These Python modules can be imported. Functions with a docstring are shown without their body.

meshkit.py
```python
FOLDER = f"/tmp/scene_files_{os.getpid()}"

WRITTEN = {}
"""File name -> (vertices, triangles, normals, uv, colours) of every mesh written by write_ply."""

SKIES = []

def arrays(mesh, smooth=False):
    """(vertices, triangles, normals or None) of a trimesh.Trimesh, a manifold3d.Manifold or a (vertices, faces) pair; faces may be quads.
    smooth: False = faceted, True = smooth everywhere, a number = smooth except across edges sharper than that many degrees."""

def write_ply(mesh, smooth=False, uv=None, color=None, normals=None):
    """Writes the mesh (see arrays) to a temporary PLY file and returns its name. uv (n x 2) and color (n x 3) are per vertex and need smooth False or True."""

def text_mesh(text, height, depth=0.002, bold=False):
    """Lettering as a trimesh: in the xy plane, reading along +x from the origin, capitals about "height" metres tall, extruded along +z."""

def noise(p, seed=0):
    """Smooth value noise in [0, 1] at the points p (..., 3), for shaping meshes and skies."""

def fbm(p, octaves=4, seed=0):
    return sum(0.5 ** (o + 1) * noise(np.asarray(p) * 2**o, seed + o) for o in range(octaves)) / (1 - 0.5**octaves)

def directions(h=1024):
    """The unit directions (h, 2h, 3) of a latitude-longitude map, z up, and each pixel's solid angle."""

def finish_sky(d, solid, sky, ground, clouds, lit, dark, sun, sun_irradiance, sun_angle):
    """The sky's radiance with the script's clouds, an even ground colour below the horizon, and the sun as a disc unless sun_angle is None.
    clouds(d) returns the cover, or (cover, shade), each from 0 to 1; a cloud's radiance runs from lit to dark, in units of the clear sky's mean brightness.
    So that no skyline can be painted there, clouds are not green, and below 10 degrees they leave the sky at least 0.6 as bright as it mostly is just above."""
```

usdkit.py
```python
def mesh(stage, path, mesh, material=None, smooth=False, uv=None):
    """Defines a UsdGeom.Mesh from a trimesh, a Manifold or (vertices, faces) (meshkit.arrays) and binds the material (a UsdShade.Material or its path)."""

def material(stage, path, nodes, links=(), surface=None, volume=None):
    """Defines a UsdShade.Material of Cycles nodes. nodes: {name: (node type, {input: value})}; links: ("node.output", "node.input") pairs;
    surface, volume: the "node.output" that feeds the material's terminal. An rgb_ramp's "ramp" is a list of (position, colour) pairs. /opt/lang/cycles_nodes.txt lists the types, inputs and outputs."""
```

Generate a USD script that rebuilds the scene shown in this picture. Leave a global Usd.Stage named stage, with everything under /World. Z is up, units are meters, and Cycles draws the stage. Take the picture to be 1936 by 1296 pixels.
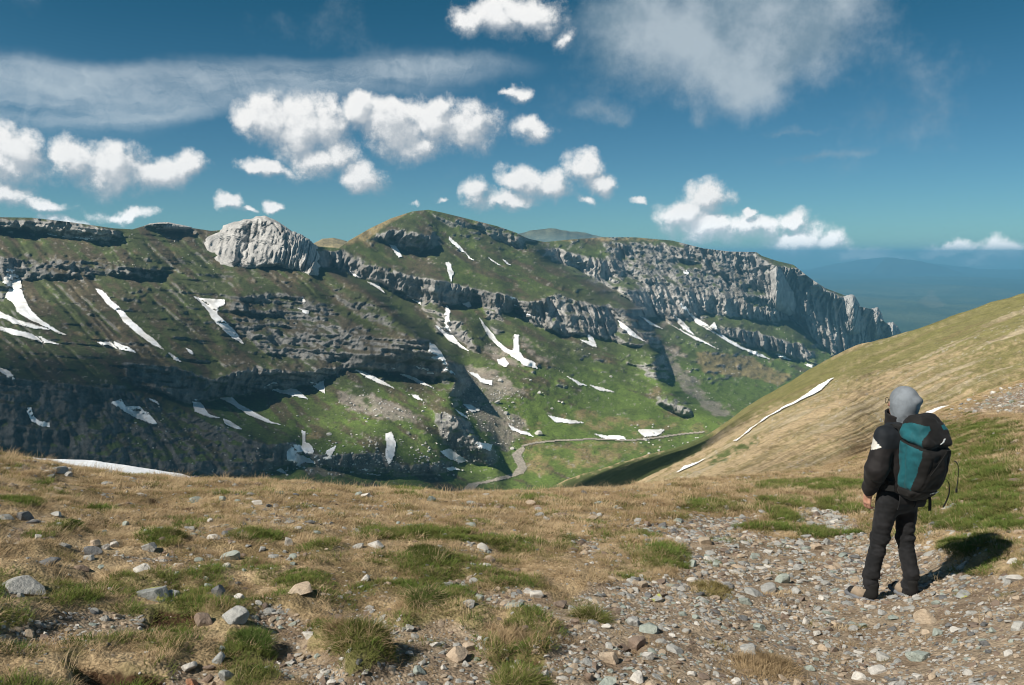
import math
import numpy as np
import trimesh
import manifold3d
import shapely
from scipy.ndimage import gaussian_filter, gaussian_filter1d, map_coordinates, distance_transform_edt
from scipy.interpolate import RBFInterpolator, PchipInterpolator
from pxr import Gf, Sdf, Usd, UsdGeom, UsdLux, UsdShade, Vt
import usdkit, meshkit

# ------------------------------------------------------------------ camera, sky, sun, exposure
stage = Usd.Stage.CreateInMemory()
UsdGeom.Xform.Define(stage, '/World')
UsdGeom.Scope.Define(stage, '/World/Looks')
W, H = 1936.0, 1296.0
FPX, EYE = 1519.0, 480.0                       # focal length and eye-level row of the photograph, in its pixels
PITCH = math.atan((H / 2 - EYE) / FPX)
CT, ST = math.cos(PITCH), math.sin(PITCH)
cam = UsdGeom.Camera.Define(stage, '/World/camera')
cam.CreateHorizontalApertureAttr(36.0)
cam.CreateVerticalApertureAttr(36.0 * 685 / 1024)
cam.CreateFocalLengthAttr(36.0 * FPX / W)
cam.CreateClippingRangeAttr(Gf.Vec2f(0.1, 200000.0))
cam.AddTransformOp().Set(Gf.Matrix4d(1, 0, 0, 0, 0, ST, CT, 0, 0, -CT, ST, 0, 0, 0, 0, 1))
cam.CreateExposureAttr(0.74)
SUN_AZ, SUN_EL = math.radians(-122.0), math.radians(45.0)
HAZE_DENSITY, HAZE_COLOUR = 1.05e-4, (0.22, 0.58, 0.85)
SKY = dict(strength=0.055)
SUN_DIR = np.array([math.sin(SUN_AZ) * math.cos(SUN_EL), math.cos(SUN_AZ) * math.cos(SUN_EL), math.sin(SUN_EL)])
sun = UsdLux.DistantLight.Define(stage, '/World/sun')
sun.CreateIntensityAttr(1.25)
sun.CreateAngleAttr(0.9)
sun.CreateNormalizeAttr(True)
sun.CreateColorAttr(Gf.Vec3f(1.0, 0.93, 0.82))
_b = SUN_DIR; _r = np.cross([0, 0, 1.0], _b); _r /= np.linalg.norm(_r); _u = np.cross(_b, _r)
sun.AddTransformOp().Set(Gf.Matrix4d(*_r, 0, *_u, 0, *_b, 0, 0, 0, 0, 1))


def ray(px, py):
    """Unit-depth direction through a pixel of the photograph (depth along the view axis is 1)."""
    a, b = (np.asarray(px, float) - W / 2) / FPX, (H / 2 - np.asarray(py, float)) / FPX
    return np.stack([a, CT + ST * b, -ST + CT * b], -1)


def polyline(pts, x, y=None):
    p = np.array(pts, float)
    return np.interp(x, p[:, 0], p[:, 1])


class Graph:
    """Collects shader nodes and links for usdkit.material."""
    def __init__(s): s.n, s.l, s.k = {}, [], 0
    def add(s, kind, out=None, **inp):
        s.k += 1; name = f'{kind[:4]}{s.k}'; const = {}
        for k, v in inp.items():
            if isinstance(v, str) and '.' in v: s.l.append((v, f'{name}.{k}'))
            else: const[k] = v
        s.n[name] = (kind, const)
        return f'{name}.{out}' if out else name
    def math(s, op, a, b=0.0, c=0.0, clamp=False): return s.add('math', 'value', math_type=op, use_clamp=clamp, value1=a, value2=b, value3=c)
    def noise(s, vec, scale, detail=3.0, rough=0.55, dist=0.0, out='fac'): return s.add('noise_texture', out, vector=vec, scale=scale, detail=detail, roughness=rough, distortion=dist)
    def rng(s, v, a, b, c=0.0, d=1.0, smooth=True): return s.add('map_range', 'result', range_type='smoothstep' if smooth else 'linear', value=v, from_min=a, from_max=b, to_min=c, to_max=d, clamp=True)
    def mix(s, f, a, b): return s.add('mix', 'color', mix_type='mix', fac=f, color1=a, color2=b)
    def mul(s, a, b, f=1.0): return s.add('mix', 'color', mix_type='multiply', fac=f, color1=a, color2=b)
    def bump(s, h, strength=0.5, dist=0.1): return s.add('bump', 'normal', height=h, strength=strength, distance=dist)
    def vmath(s, op, a, b=(0, 0, 0), out='vector'): return s.add('vector_math', out, math_type=op, vector1=a, vector2=b)
    def pos(s): return s.add('geometry', 'position')
    def make(s, name, surface=None, volume=None): return usdkit.material(stage, f'/World/Looks/{name}', s.n, s.l, surface=surface, volume=volume)


# the sky: physical sky, tinted to the photograph's teal, with cumulus, a torn grey-white bank and a cirrus band
def build_sky():
    g = Graph()
    d = g.add('texture_coordinate', 'generated')
    sky = g.add('sky_texture', 'color', sky_type='single_scattering', sun_disc=False, sun_elevation=SUN_EL, sun_rotation=SUN_AZ, altitude=2200.0, air_density=1.0, aerosol_density=0.6, ozone_density=1.5)
    sx = g.add('separate_xyz', vector=d)
    az = g.math('arctan2', sx + '.x', sx + '.y')
    el = g.math('arcsine', sx + '.z')
    uv = g.add('combine_xyz', 'vector', x=az, y=el)
    elm = g.rng(el, 0.0, 0.42)
    tint = g.mix(elm, SKY_LOW, SKY_HIGH)
    sky = g.mul(sky, tint)
    w1 = g.noise(d, 9.0, 6.0, 0.6, out='color')
    warp = g.vmath('subtract', w1, (0.5, 0.5, 0.5))
    warp = g.add('vector_math', 'vector', math_type='scale', vector1=warp, scale=0.075)
    uvw = g.vmath('add', uv, warp)
    def ae(px, py):
        v = ray(px, py); v = v / np.linalg.norm(v)
        return math.atan2(v[0], v[1]), math.asin(v[2])
    k = 1 / FPX
    def blob(vec, cx, cy, rx, ry):
        a, e = ae(cx, cy)
        q = g.vmath('subtract', vec, (a, e, 0))
        q = g.vmath('divide', q, (rx * k, ry * k, 1e9))
        return g.math('subtract', 1.0, g.vmath('length', q, out='value'))
    # ---- cumulus: union of blobs, roughened; the same field a little towards the sun shades it
    d2 = g.vmath('add', d, (-0.006, 0.0, 0.011))
    uvw2 = g.vmath('add', uvw, (-0.006, 0.011, 0))
    def field(vec, dd):
        f = None
        for (cx, cy, rx, ry, s) in CUMULUS:
            b = blob(vec, cx, cy, rx * 1.27, ry * 1.30)
            if s != 1.0: b = g.math('multiply', b, s)
            f = b if f is None else g.math('smoothmax' if False else 'maximum', f, b)
        n = g.noise(dd, 32.0, 8.0, 0.64)
        n2 = g.noise(dd, 9.5, 3.0, 0.5)
        f = g.math('add', f, g.math('multiply', g.math('subtract', n, 0.5), 1.15))
        return f, n2
    f1, n2 = field(uvw, d)
    f2, _ = field(uvw2, d2)
    # clouds beyond the frame, of the same kind
    ng = g.noise(d, 5.0, 7.0, 0.58)
    fr = g.vmath('length', g.vmath('divide', g.vmath('subtract', uv, (0.0, 0.02, 0)), (0.75, 0.5, 1e9)), out='value')
    outside = g.rng(fr, 0.95, 1.25)
    fg = g.math('multiply', g.math('subtract', ng, 0.53), 4.0)
    fg = g.math('add', fg, g.math('multiply', g.math('subtract', 1.0, outside), -4.0))
    f1 = g.math('maximum', f1, fg)
    f2 = g.math('maximum', f2, fg)
    shade = g.rng(g.math('subtract', f1, f2), -0.22, 0.30)
    cover = g.add('mix_float', 'result', fac=shade, a=g.rng(f1, 0.04, 0.80), b=g.rng(f1, 0.09, 0.58))
    thick = g.rng(f1, 0.25, 0.9)
    lit = g.mix(shade, (0.40, 0.45, 0.50), (1.0, 0.99, 0.97))
    lit = g.mix(g.math('multiply', thick, 0.35), lit, (0.86, 0.88, 0.90))
    cum = g.add('vector_math', 'vector', math_type='scale', vector1=lit, scale=g.rng(el, -0.01, 0.07, CLOUD_GAIN * 1.55, CLOUD_GAIN))
    # ---- torn bank upper right and wisps: soft
    f = None
    for (cx, cy, rx, ry, s) in BANK:
        b = g.math('multiply', g.math('maximum', blob(uvw, cx, cy, rx, ry), 0.0), s)
        f = b if f is None else g.math('add', f, b)
    nb = g.noise(d, 14.0, 8.0, 0.62)
    nb2 = g.noise(d, 5.0, 4.0, 0.5)
    bank = g.math('add', f, g.math('multiply', g.math('subtract', nb, 0.5), 1.7))
    bank = g.rng(g.math('add', bank, g.math('multiply', g.math('subtract', nb2, 0.5), 0.8)), 0.12, 1.15, 0.0, 0.85)
    # ---- cirrus band
    uvc = g.vmath('add', uv, g.add('vector_math', 'vector', math_type='scale', vector1=warp, scale=0.45))
    st = g.add('mapping', 'vector', mapping_type='point', vector=uvw, location=(0, 0, 0), rotation=(0, 0, -0.06), scale=(4.0, 17.0, 1))
    nc = g.noise(st, 1.0, 8.0, 0.60, 0.35)
    wv = g.add('vector_math', 'vector', math_type='scale', vector1=g.vmath('subtract', g.noise(uv, 7.0, 4.0, 0.6, out='color'), (0.5, 0.5, 0.5)), scale=0.22)
    st2 = g.add('mapping', 'vector', mapping_type='point', vector=g.vmath('add', uv, wv), rotation=(0, 0, 0.6), scale=(46.0, 9.0, 1))
    nc2 = g.noise(st2, 1.0, 6.0, 0.62, 0.6)
    f = None
    for (cx, cy, rx, ry, s) in CIRRUS:
        b = g.math('multiply', g.math('maximum', blob(uvc, cx, cy, rx, ry), 0.0), s)
        f = b if f is None else g.math('add', f, b)
    cir = g.math('multiply', g.rng(f, 0.0, 1.0), g.math('add', g.rng(nc, 0.30, 0.70, 0.15, 1.0), g.math('multiply', g.math('subtract', nc2, 0.5), 0.7)))
    cir = g.math('multiply', cir, 0.62, clamp=True)
    col = g.mix(cir, sky, tuple(CLOUD_GAIN * np.array((0.66, 0.74, 0.79))))
    bcol = g.mix(g.rng(g.noise(d2, 11.0, 7.0, 0.6), 0.36, 0.66), tuple(CLOUD_GAIN * np.array((0.22, 0.32, 0.40))), tuple(CLOUD_GAIN * np.array((0.50, 0.58, 0.64))))
    col = g.mix(bank, col, bcol)
    col = g.mix(cover, col, cum)
    bg = g.add('background_shader', 'background', color=col, strength=SKY['strength'])
    m = g.make('sky', surface=bg)
    dome = UsdLux.DomeLight.Define(stage, '/World/sky')
    UsdShade.MaterialBindingAPI.Apply(dome.GetPrim()).Bind(m)
    for k_, v_ in (('kind', 'structure'), ('label', 'teal blue sky with white cumulus and a streak of cirrus')): dome.GetPrim().SetCustomDataByKey(k_, v_)

SKY_LOW, SKY_HIGH = (0.36, 0.62, 0.70), (0.05, 0.44, 0.48)
CLOUD_GAIN = 10.5
CUMULUS = [  # x, y, radii in photograph pixels, strength
    (30, 285, 60, 44, 1), (0, 315, 75, 34, .9), (150, 300, 42, 38, 1), (215, 310, 62, 46, 1), (290, 328, 75, 34, 1), (340, 325, 36, 26, 1),
    (10, 368, 48, 24, .9), (85, 382, 50, 14, .75), (240, 394, 58, 11, .75), (120, 410, 40, 9, .65),
    (500, 240, 52, 44, 1), (560, 245, 72, 55, 1), (620, 250, 62, 50, 1), (590, 300, 78, 34, .9), (640, 300, 50, 30, .9), (690, 335, 46, 34, 1), (495, 328, 46, 16, .9),
    (690, 225, 44, 42, 1), (750, 245, 70, 52, 1), (830, 235, 62, 52, 1), (845, 205, 30, 30, 1), (890, 245, 66, 50, 1), (800, 275, 90, 30, .9), (1010, 258, 48, 24, .8),
    (430, 396, 24, 16, .9), (507, 391, 20, 14, .9), (465, 408, 18, 7, .8), (825, 368, 12, 6, .55), (775, 372, 12, 6, .5),
    (890, 360, 30, 24, 1), (945, 375, 70, 18, .85), (985, 345, 48, 26, 1), (1040, 355, 52, 26, .95), (1105, 325, 40, 34, 1), (1130, 350, 40, 24, .95), (1098, 385, 22, 11, .6), (1210, 384, 16, 9, .65),
    (1335, 375, 40, 34, 1), (1300, 408, 58, 34, 1), (1350, 430, 75, 30, 1), (1420, 425, 62, 26, .9), (1490, 410, 36, 22, .9), (1510, 450, 75, 34, .95), (1560, 455, 42, 28, .95), (1412, 397, 14, 12, .9),
    (880, 50, 50, 24, .8), (940, 40, 70, 36, .9), (1000, 18, 72, 34, .9), (985, 185, 30, 20, .75), (1075, 65, 20, 24, .6), (965, 178, 26, 10, .7),
    (1805, 462, 52, 14, .95), (1885, 480, 58, 24, 1), (1840, 484, 50, 14, .7), (1610, 482, 62, 16, .75), (1660, 478, 50, 18, .6),
]
BANK = [(1300, 55, 260, 140, 1.15), (1170, 50, 100, 100, .6), (1460, 75, 200, 140, 1.0), (1395, 180, 110, 90, .75), (1560, 40, 180, 110, .5), (1300, 215, 30, 40, .4), (1160, 205, 70, 26, .6), (1320, 225, 40, 40, .5),
        (1190, 215, 40, 30, .4), (300, 10, 900, 40, .12), (1800, 140, 420, 180, .18), (1500, 250, 90, 12, .5), (1530, 298, 130, 12, .5)]
CIRRUS = [(0, 185, 330, 66, 1.2), (280, 172, 360, 52, 1.15), (600, 150, 330, 42, 1.1), (840, 126, 220, 34, .9), (60, 130, 220, 40, .5), (110, 205, 260, 30, .6)]
build_sky()
# ------------------------------------------------------------------ helpers for the scene's objects
USED = {}


def numbered(name, parent='/World'):
    k = USED.get((parent, name), 0); USED[(parent, name)] = k + 1
    return f'{parent}/{name}' if k == 0 else f'{parent}/{name}_{k:03d}'


def tag(prim, label=None, cat=None, group=None, kind=None):
    prim = prim.GetPrim() if hasattr(prim, 'GetPrim') else prim
    for k, v in (('label', label), ('category', cat), ('group', group), ('kind', kind)):
        if v: prim.SetCustomDataByKey(k, v)
    return prim


def obj(name, mesh, mat, parent='/World', smooth=False, **attrs):
    """One Mesh prim; attrs become per-vertex primvars (only with smooth False or True)."""
    p = numbered(name, parent if isinstance(parent, str) else str(parent.GetPath()))
    m = usdkit.mesh(stage, p, mesh, mat, smooth)
    for k, v in attrs.items():
        v = np.asarray(v, np.float32)
        t = Sdf.ValueTypeNames.Float3Array if v.ndim == 2 else Sdf.ValueTypeNames.FloatArray
        UsdGeom.PrimvarsAPI(m).CreatePrimvar(k, t, 'vertex').Set(Vt.Vec3fArray.FromNumpy(v) if v.ndim == 2 else Vt.FloatArray.FromNumpy(v))
    return m.GetPrim()


def xform(name, loc=(0, 0, 0), rz=0.0, scale=None, parent='/World'):
    x = UsdGeom.Xform.Define(stage, numbered(name, parent))
    x.AddTranslateOp().Set(Gf.Vec3d(*map(float, loc)))
    if rz: x.AddRotateZOp().Set(float(math.degrees(rz)))
    if scale is not None: x.AddScaleOp().Set(Gf.Vec3f(*map(float, scale)))
    return x.GetPrim()


def inside(poly, X, Y):
    poly = np.asarray(poly, float); c = np.zeros(np.shape(X), bool)
    for (x0, y0), (x1, y1) in zip(poly, np.roll(poly, -1, 0)):
        if y0 == y1: continue
        c ^= ((y0 > Y) != (y1 > Y)) & (X < (x1 - x0) * (Y - y0) / (y1 - y0) + x0)
    return c


def sstep(x, a, b):
    t = np.clip((x - a) / (b - a), 0, 1)
    return t * t * (3 - 2 * t)


def fbm2(x, y, seed, octaves=5, z=0.0):
    return meshkit.fbm(np.stack([x, y, np.zeros_like(x) + z], -1), octaves, seed) - 0.5


def ridged(x, y, z, seed, octaves=4):
    out, amp, tot = 0.0, 1.0, 0.0
    for o in range(octaves):
        n = meshkit.noise(np.stack([x, y, z], -1) * 2 ** o, seed + o)
        out = out + amp * (1 - np.abs(2 * n - 1)); tot += amp; amp *= 0.55
    return out / tot


class Sheet:
    """A piece of terrain seen from the path: columns are bearings, rows run from its foot to its skyline. P holds the points, PX and PY the bearing and the row that each was laid out for."""
    def __init__(s, px, bottom, top, rows, power=1.0):
        s.px, s.bottom, s.top, s.rows, s.power = px, bottom, top, rows, power
        t = np.linspace(0, 1, rows) ** power
        s.PX = np.repeat(px[:, None], rows, 1)
        s.PY = bottom[:, None] + (top - bottom)[:, None] * t[None]
    def place(s, D): s.P = ray(s.PX, s.PY) * D[..., None]; s.D = D
    def index(s, x, y):
        x, y = np.asarray(x, float), np.asarray(y, float)
        i = np.interp(x, s.px, np.arange(len(s.px)))
        b, t = np.interp(x, s.px, s.bottom), np.interp(x, s.px, s.top)
        j = np.clip((y - b) / (t - b), 0, 1) ** (1 / s.power) * (s.rows - 1)
        return i, j
    def at(s, x, y, A=None):
        i, j = s.index(np.ravel(x), np.ravel(y))
        A = s.P if A is None else A
        f = lambda a: map_coordinates(a, [np.atleast_1d(i), np.atleast_1d(j)], order=1, mode='nearest')
        r = np.stack([f(A[..., k]) for k in range(A.shape[-1])], -1) if A.ndim == 3 else f(A)
        return r.reshape(np.shape(x) + r.shape[1:])
    def normals(s):
        du, dv = np.gradient(s.P, axis=0), np.gradient(s.P, axis=1)
        n = np.cross(du, dv); n /= np.linalg.norm(n, axis=-1, keepdims=True) + 1e-12
        return np.where((n[..., 2:] < 0), -n, n)
    def faces(s, mask=None):
        a, b = s.P.shape[:2]
        i, j = np.meshgrid(np.arange(a - 1), np.arange(b - 1), indexing='ij')
        if mask is not None: i, j = i[mask], j[mask]
        k = (i * b + j).ravel()
        return np.vstack([np.stack([k, k + b, k + b + 1], 1), np.stack([k, k + b + 1, k + 1], 1)])
    def mesh(s, back=((1.06, -0.25), (1.2, -0.5), (1.5, -0.9))):
        """Points, faces: with a back slope falling away behind the skyline. back: (farther by, fall as a share of the extra distance)."""
        P = s.P
        last = P[:, -1]
        extra = []
        for k, fall in back:
            q = last * k; r = np.hypot(last[:, 0], last[:, 1]) * (k - 1)
            q[:, 2] = last[:, 2] + fall * r
            extra.append(q)
        A = np.concatenate([P] + [e[:, None] for e in extra], 1) if extra else P
        a, b = A.shape[:2]
        i, j = np.meshgrid(np.arange(a - 1), np.arange(b - 1), indexing='ij')
        k = (i * b + j).ravel()
        f = np.vstack([np.stack([k, k + b, k + b + 1], 1), np.stack([k, k + b + 1, k + 1], 1)])
        return A.reshape(-1, 3), f, len(extra)


def soft_mask(S, polys, sx, sy=None):
    """Polygons in photograph pixels, blurred by sx, sy pixels, as an array on the sheet's grid."""
    m = np.zeros(S.PX.shape)
    for p, v in polys:
        m = np.where(inside(p, S.PX, S.PY), np.maximum(m, v), m)
    dx = abs(S.px[1] - S.px[0]); dy = abs(S.bottom - S.top).mean() / S.rows
    return gaussian_filter(m, (sx / dx, (sy or sx) / dy))


def pad(A, n):
    return np.concatenate([A] + [A[:, -1:]] * n, 1)


def lerp(a, b, t):
    return np.asarray(a) * (1 - t[..., None]) + np.asarray(b) * t[..., None]


def c1(poly): return [(x / 2.4, 380 + y / 2.4) for x, y in poly]
def c2(poly): return [(600 + x / 2.2343, 380 + y / 2.2343) for x, y in poly]
def c3(poly): return [(1236 + x / 2.4, 420 + y / 2.4) for x, y in poly]


def terrain_material(name, grain, bump_scale, bump_dist, rough=0.95, strength=0.6):
    g = Graph(); p = g.pos()
    a = g.add('attribute', 'color', attribute='albedo')
    n1 = g.noise(p, grain, 4.0, 0.7)
    n2 = g.noise(p, grain * 0.13, 4.0, 0.6)
    v = g.rng(n1, 0.25, 0.75, 0.55, 1.45, False)
    v2 = g.rng(n2, 0.3, 0.7, 0.8, 1.2, False)
    c = g.vmath('multiply', a, g.add('combine_xyz', 'vector', x=v, y=v, z=v))
    c = g.vmath('multiply', c, g.add('combine_xyz', 'vector', x=v2, y=v2, z=v2))
    b = g.bump(g.noise(p, bump_scale, 6.0, 0.65), strength, bump_dist)
    s = g.add('principled_bsdf', 'BSDF', base_color=c, roughness=rough, specular_ior_level=0.15, normal=b)
    return g.make(name, surface=s)


# ------------------------------------------------------------------ the mountain wall across the valley
SKYLINE = [(-200, 400), (-60, 408), (0, 411), (60, 412), (130, 420), (215, 432), (250, 434), (285, 424), (320, 423), (360, 431), (400, 437), (430, 434), (520, 440), (600, 466), (640, 470), (660, 455), (700, 432),
           (740, 413), (780, 400), (810, 397), (835, 402), (880, 413), (940, 428), (975, 440), (1000, 452), (1030, 458), (1080, 453), (1140, 449), (1200, 449), (1245, 453), (1270, 455), (1330, 470), (1380, 476), (1430, 477),
           (1440, 484), (1470, 494), (1500, 501), (1530, 525), (1560, 545), (1600, 560), (1625, 580), (1650, 585), (1665, 603), (1690, 622), (1705, 640), (1740, 690), (1800, 760)]
mpx = np.linspace(-200, 1790, 1330)
M = Sheet(mpx, np.full(mpx.shape, 965.0), polyline(SKYLINE, mpx), 350)
X, Y = M.PX, M.PY


def block(pts):
    p = np.array(pts, float)
    r = RBFInterpolator(p[:, :2] / 100, np.log(p[:, 2]), kernel='thin_plate_spline', smoothing=0.02)
    gx, gy = np.meshgrid(np.linspace(-200, 1800, 61), np.linspace(380, 980, 31), indexing='ij')
    v = r(np.stack([gx.ravel(), gy.ravel()], 1) / 100).reshape(gx.shape)
    return map_coordinates(v, [(X + 200) / 2000 * 60, (Y - 380) / 600 * 30], order=1, mode='nearest')


LA = block([(-200, 400, 820), (0, 410, 850), (0, 600, 600), (0, 700, 500), (0, 850, 430), (-200, 850, 400), (400, 440, 950), (400, 620, 700), (400, 700, 640), (500, 850, 520), (600, 470, 980), (600, 560, 840), (600, 700, 690), (850, 720, 700), (750, 600, 790),
           (800, 850, 580), (700, 930, 490), (600, 800, 600), (200, 900, 420), (950, 880, 640), (980, 950, 560), (250, 660, 600), (250, 520, 740), (1100, 900, 640), (1300, 830, 840), (200, 960, 390)])
LB = block([(620, 468, 1200), (810, 398, 1450), (950, 425, 1550), (1020, 460, 1600), (700, 520, 1150), (850, 560, 1180), (1000, 700, 900), (880, 700, 880), (900, 800, 720), (980, 880, 680), (1200, 640, 1250), (1200, 560, 1500), (1160, 760, 950), (1300, 830, 840), (1100, 900, 640), (950, 950, 560),
           (1250, 700, 1100), (1150, 900, 650), (1400, 900, 700)])
LC = block([(1025, 458, 1950), (1250, 455, 2350), (1440, 478, 2550), (1560, 545, 2700), (1700, 630, 2900), (1250, 600, 1850), (1430, 740, 1600), (1540, 690, 2150), (1300, 700, 1450), (1200, 640, 1600), (1360, 790, 1150), (1300, 830, 850), (1100, 900, 650), (1100, 540, 1800), (1450, 620, 2200), (1600, 660, 2500), (1700, 760, 2400), (1400, 850, 900)])
E1 = [(400, 380), (603, 466), (612, 505), (700, 548), (790, 625), (860, 690), (880, 715), (862, 750), (870, 790), (925, 850), (945, 890), (950, 970)]
E2 = [(1000, 380), (1012, 456), (1060, 505), (1130, 545), (1195, 585), (1228, 630), (1240, 665), (1262, 730), (1300, 765), (1400, 800), (1500, 900)]
e1 = np.interp(Y, [p[1] for p in E1], [p[0] for p in E1]) + 14 * fbm2(X * 0, Y / 22, 5)
e2 = np.interp(Y, [p[1] for p in E2], [p[0] for p in E2]) + 16 * fbm2(X * 0, Y / 20, 6)
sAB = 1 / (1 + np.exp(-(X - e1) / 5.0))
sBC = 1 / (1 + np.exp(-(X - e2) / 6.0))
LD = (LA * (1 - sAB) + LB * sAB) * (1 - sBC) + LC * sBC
LD = math.log(760) + (LD - math.log(760)) * 0.74

CLIFFS = [
    ([(-200, 404), (0, 413), (60, 414), (130, 421), (225, 437), (228, 446), (200, 456), (130, 447), (60, 438), (0, 434), (-200, 430)], 1.0),
    ([(268, 430), (290, 424), (325, 423), (365, 432), (330, 434), (300, 433)], 1.0),
    ([(600, 474), (660, 474), (690, 492), (760, 515), (830, 528), (900, 543), (965, 557), (985, 580), (960, 592), (900, 568), (850, 578), (800, 572), (760, 556), (710, 535), (660, 520), (605, 510)], 1.0),
    ([(700, 448), (735, 430), (770, 432), (815, 445), (832, 460), (800, 476), (765, 470), (730, 455)], 0.95),
    ([(810, 402), (860, 415), (960, 437), (1000, 455), (985, 470), (930, 440), (880, 432), (840, 420)], 0.55),
    ([(975, 560), (1005, 568), (1050, 553), (1130, 575), (1185, 572), (1225, 600), (1240, 650), (1190, 655), (1150, 640), (1100, 632), (1060, 635), (1010, 612), (985, 600)], 1.0),
    ([(1025, 462), (1050, 465), (1090, 480), (1160, 495), (1180, 540), (1230, 560), (1262, 580), (1240, 600), (1200, 588), (1130, 548), (1070, 505), (1030, 480)], 1.0),
    ([(1130, 455), (1260, 457), (1430, 479), (1470, 500), (1500, 505), (1540, 535), (1500, 600), (1450, 590), (1380, 565), (1290, 555), (1200, 530), (1150, 500)], 0.66),
    ([(1180, 500), (1290, 545), (1370, 560), (1450, 590), (1480, 600), (1470, 612), (1400, 600), (1330, 590), (1300, 612), (1260, 605), (1225, 575)], 0.95),
    ([(1310, 612), (1390, 618), (1460, 630), (1530, 650), (1540, 690), (1490, 676), (1420, 655), (1350, 628)], 0.9),
    ([(1455, 505), (1510, 505), (1560, 548), (1620, 575), (1660, 590), (1705, 632), (1690, 650), (1640, 660), (1590, 680), (1545, 650), (1500, 605), (1450, 600)], 1.0),
    ([(230, 680), (330, 690), (400, 715), (480, 690), (560, 700), (640, 690), (700, 672), (780, 640), (860, 685), (870, 715), (800, 712), (720, 700), (650, 695), (590, 728), (520, 732), (440, 748), (350, 762), (300, 745), (240, 715)], 1.0),
    ([(430, 560), (520, 545), (600, 560), (700, 620), (780, 660), (700, 680), (600, 690), (500, 670), (440, 620)], 0.62),
    ([(610, 520), (700, 560), (800, 640), (870, 700), (800, 680), (700, 610), (620, 560)], 0.6),
    ([(0, 700), (90, 720), (220, 725), (330, 765), (420, 800), (500, 835), (560, 830), (565, 880), (450, 905), (250, 890), (0, 850), (-200, 860), (-200, 690)], 0.72),
    ([(0, 470), (100, 480), (200, 490), (330, 500), (300, 525), (180, 520), (40, 530), (-200, 520), (-200, 470)], 0.55),
    ([(-60, 500), (20, 480), (35, 500), (20, 520), (15, 570), (-60, 560)], 0.8),
    ([(820, 780), (880, 785), (905, 830), (935, 860), (930, 885), (880, 870), (840, 830)], 0.85),
    ([(560, 850), (640, 855), (720, 845), (760, 880), (830, 870), (870, 880), (820, 895), (750, 900), (660, 890), (600, 880)], 0.72),
    ([(830, 590), (870, 600), (905, 650), (915, 670), (880, 660), (850, 625)], 0.85),
    ([(798, 560), (832, 572), (848, 622), (826, 642), (805, 600)], .8), ([(905, 562), (942, 572), (962, 612), (940, 645), (915, 605)], .8), ([(740, 590), (790, 620), (830, 660), (800, 655), (750, 615)], .6), ([(1060, 640), (1110, 650), (1160, 690), (1100, 680)], .45),
    ([(1180, 660), (1240, 680), (1262, 735), (1230, 715), (1170, 680)], 0.5), ([(1240, 745), (1290, 750), (1320, 790), (1280, 785), (1240, 760)], 0.8),
    ([(1320, 670), (1380, 668), (1420, 690), (1400, 705), (1350, 690)], 0.35),
]
prob = soft_mask(M, CLIFFS, 7, 4)
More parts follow.
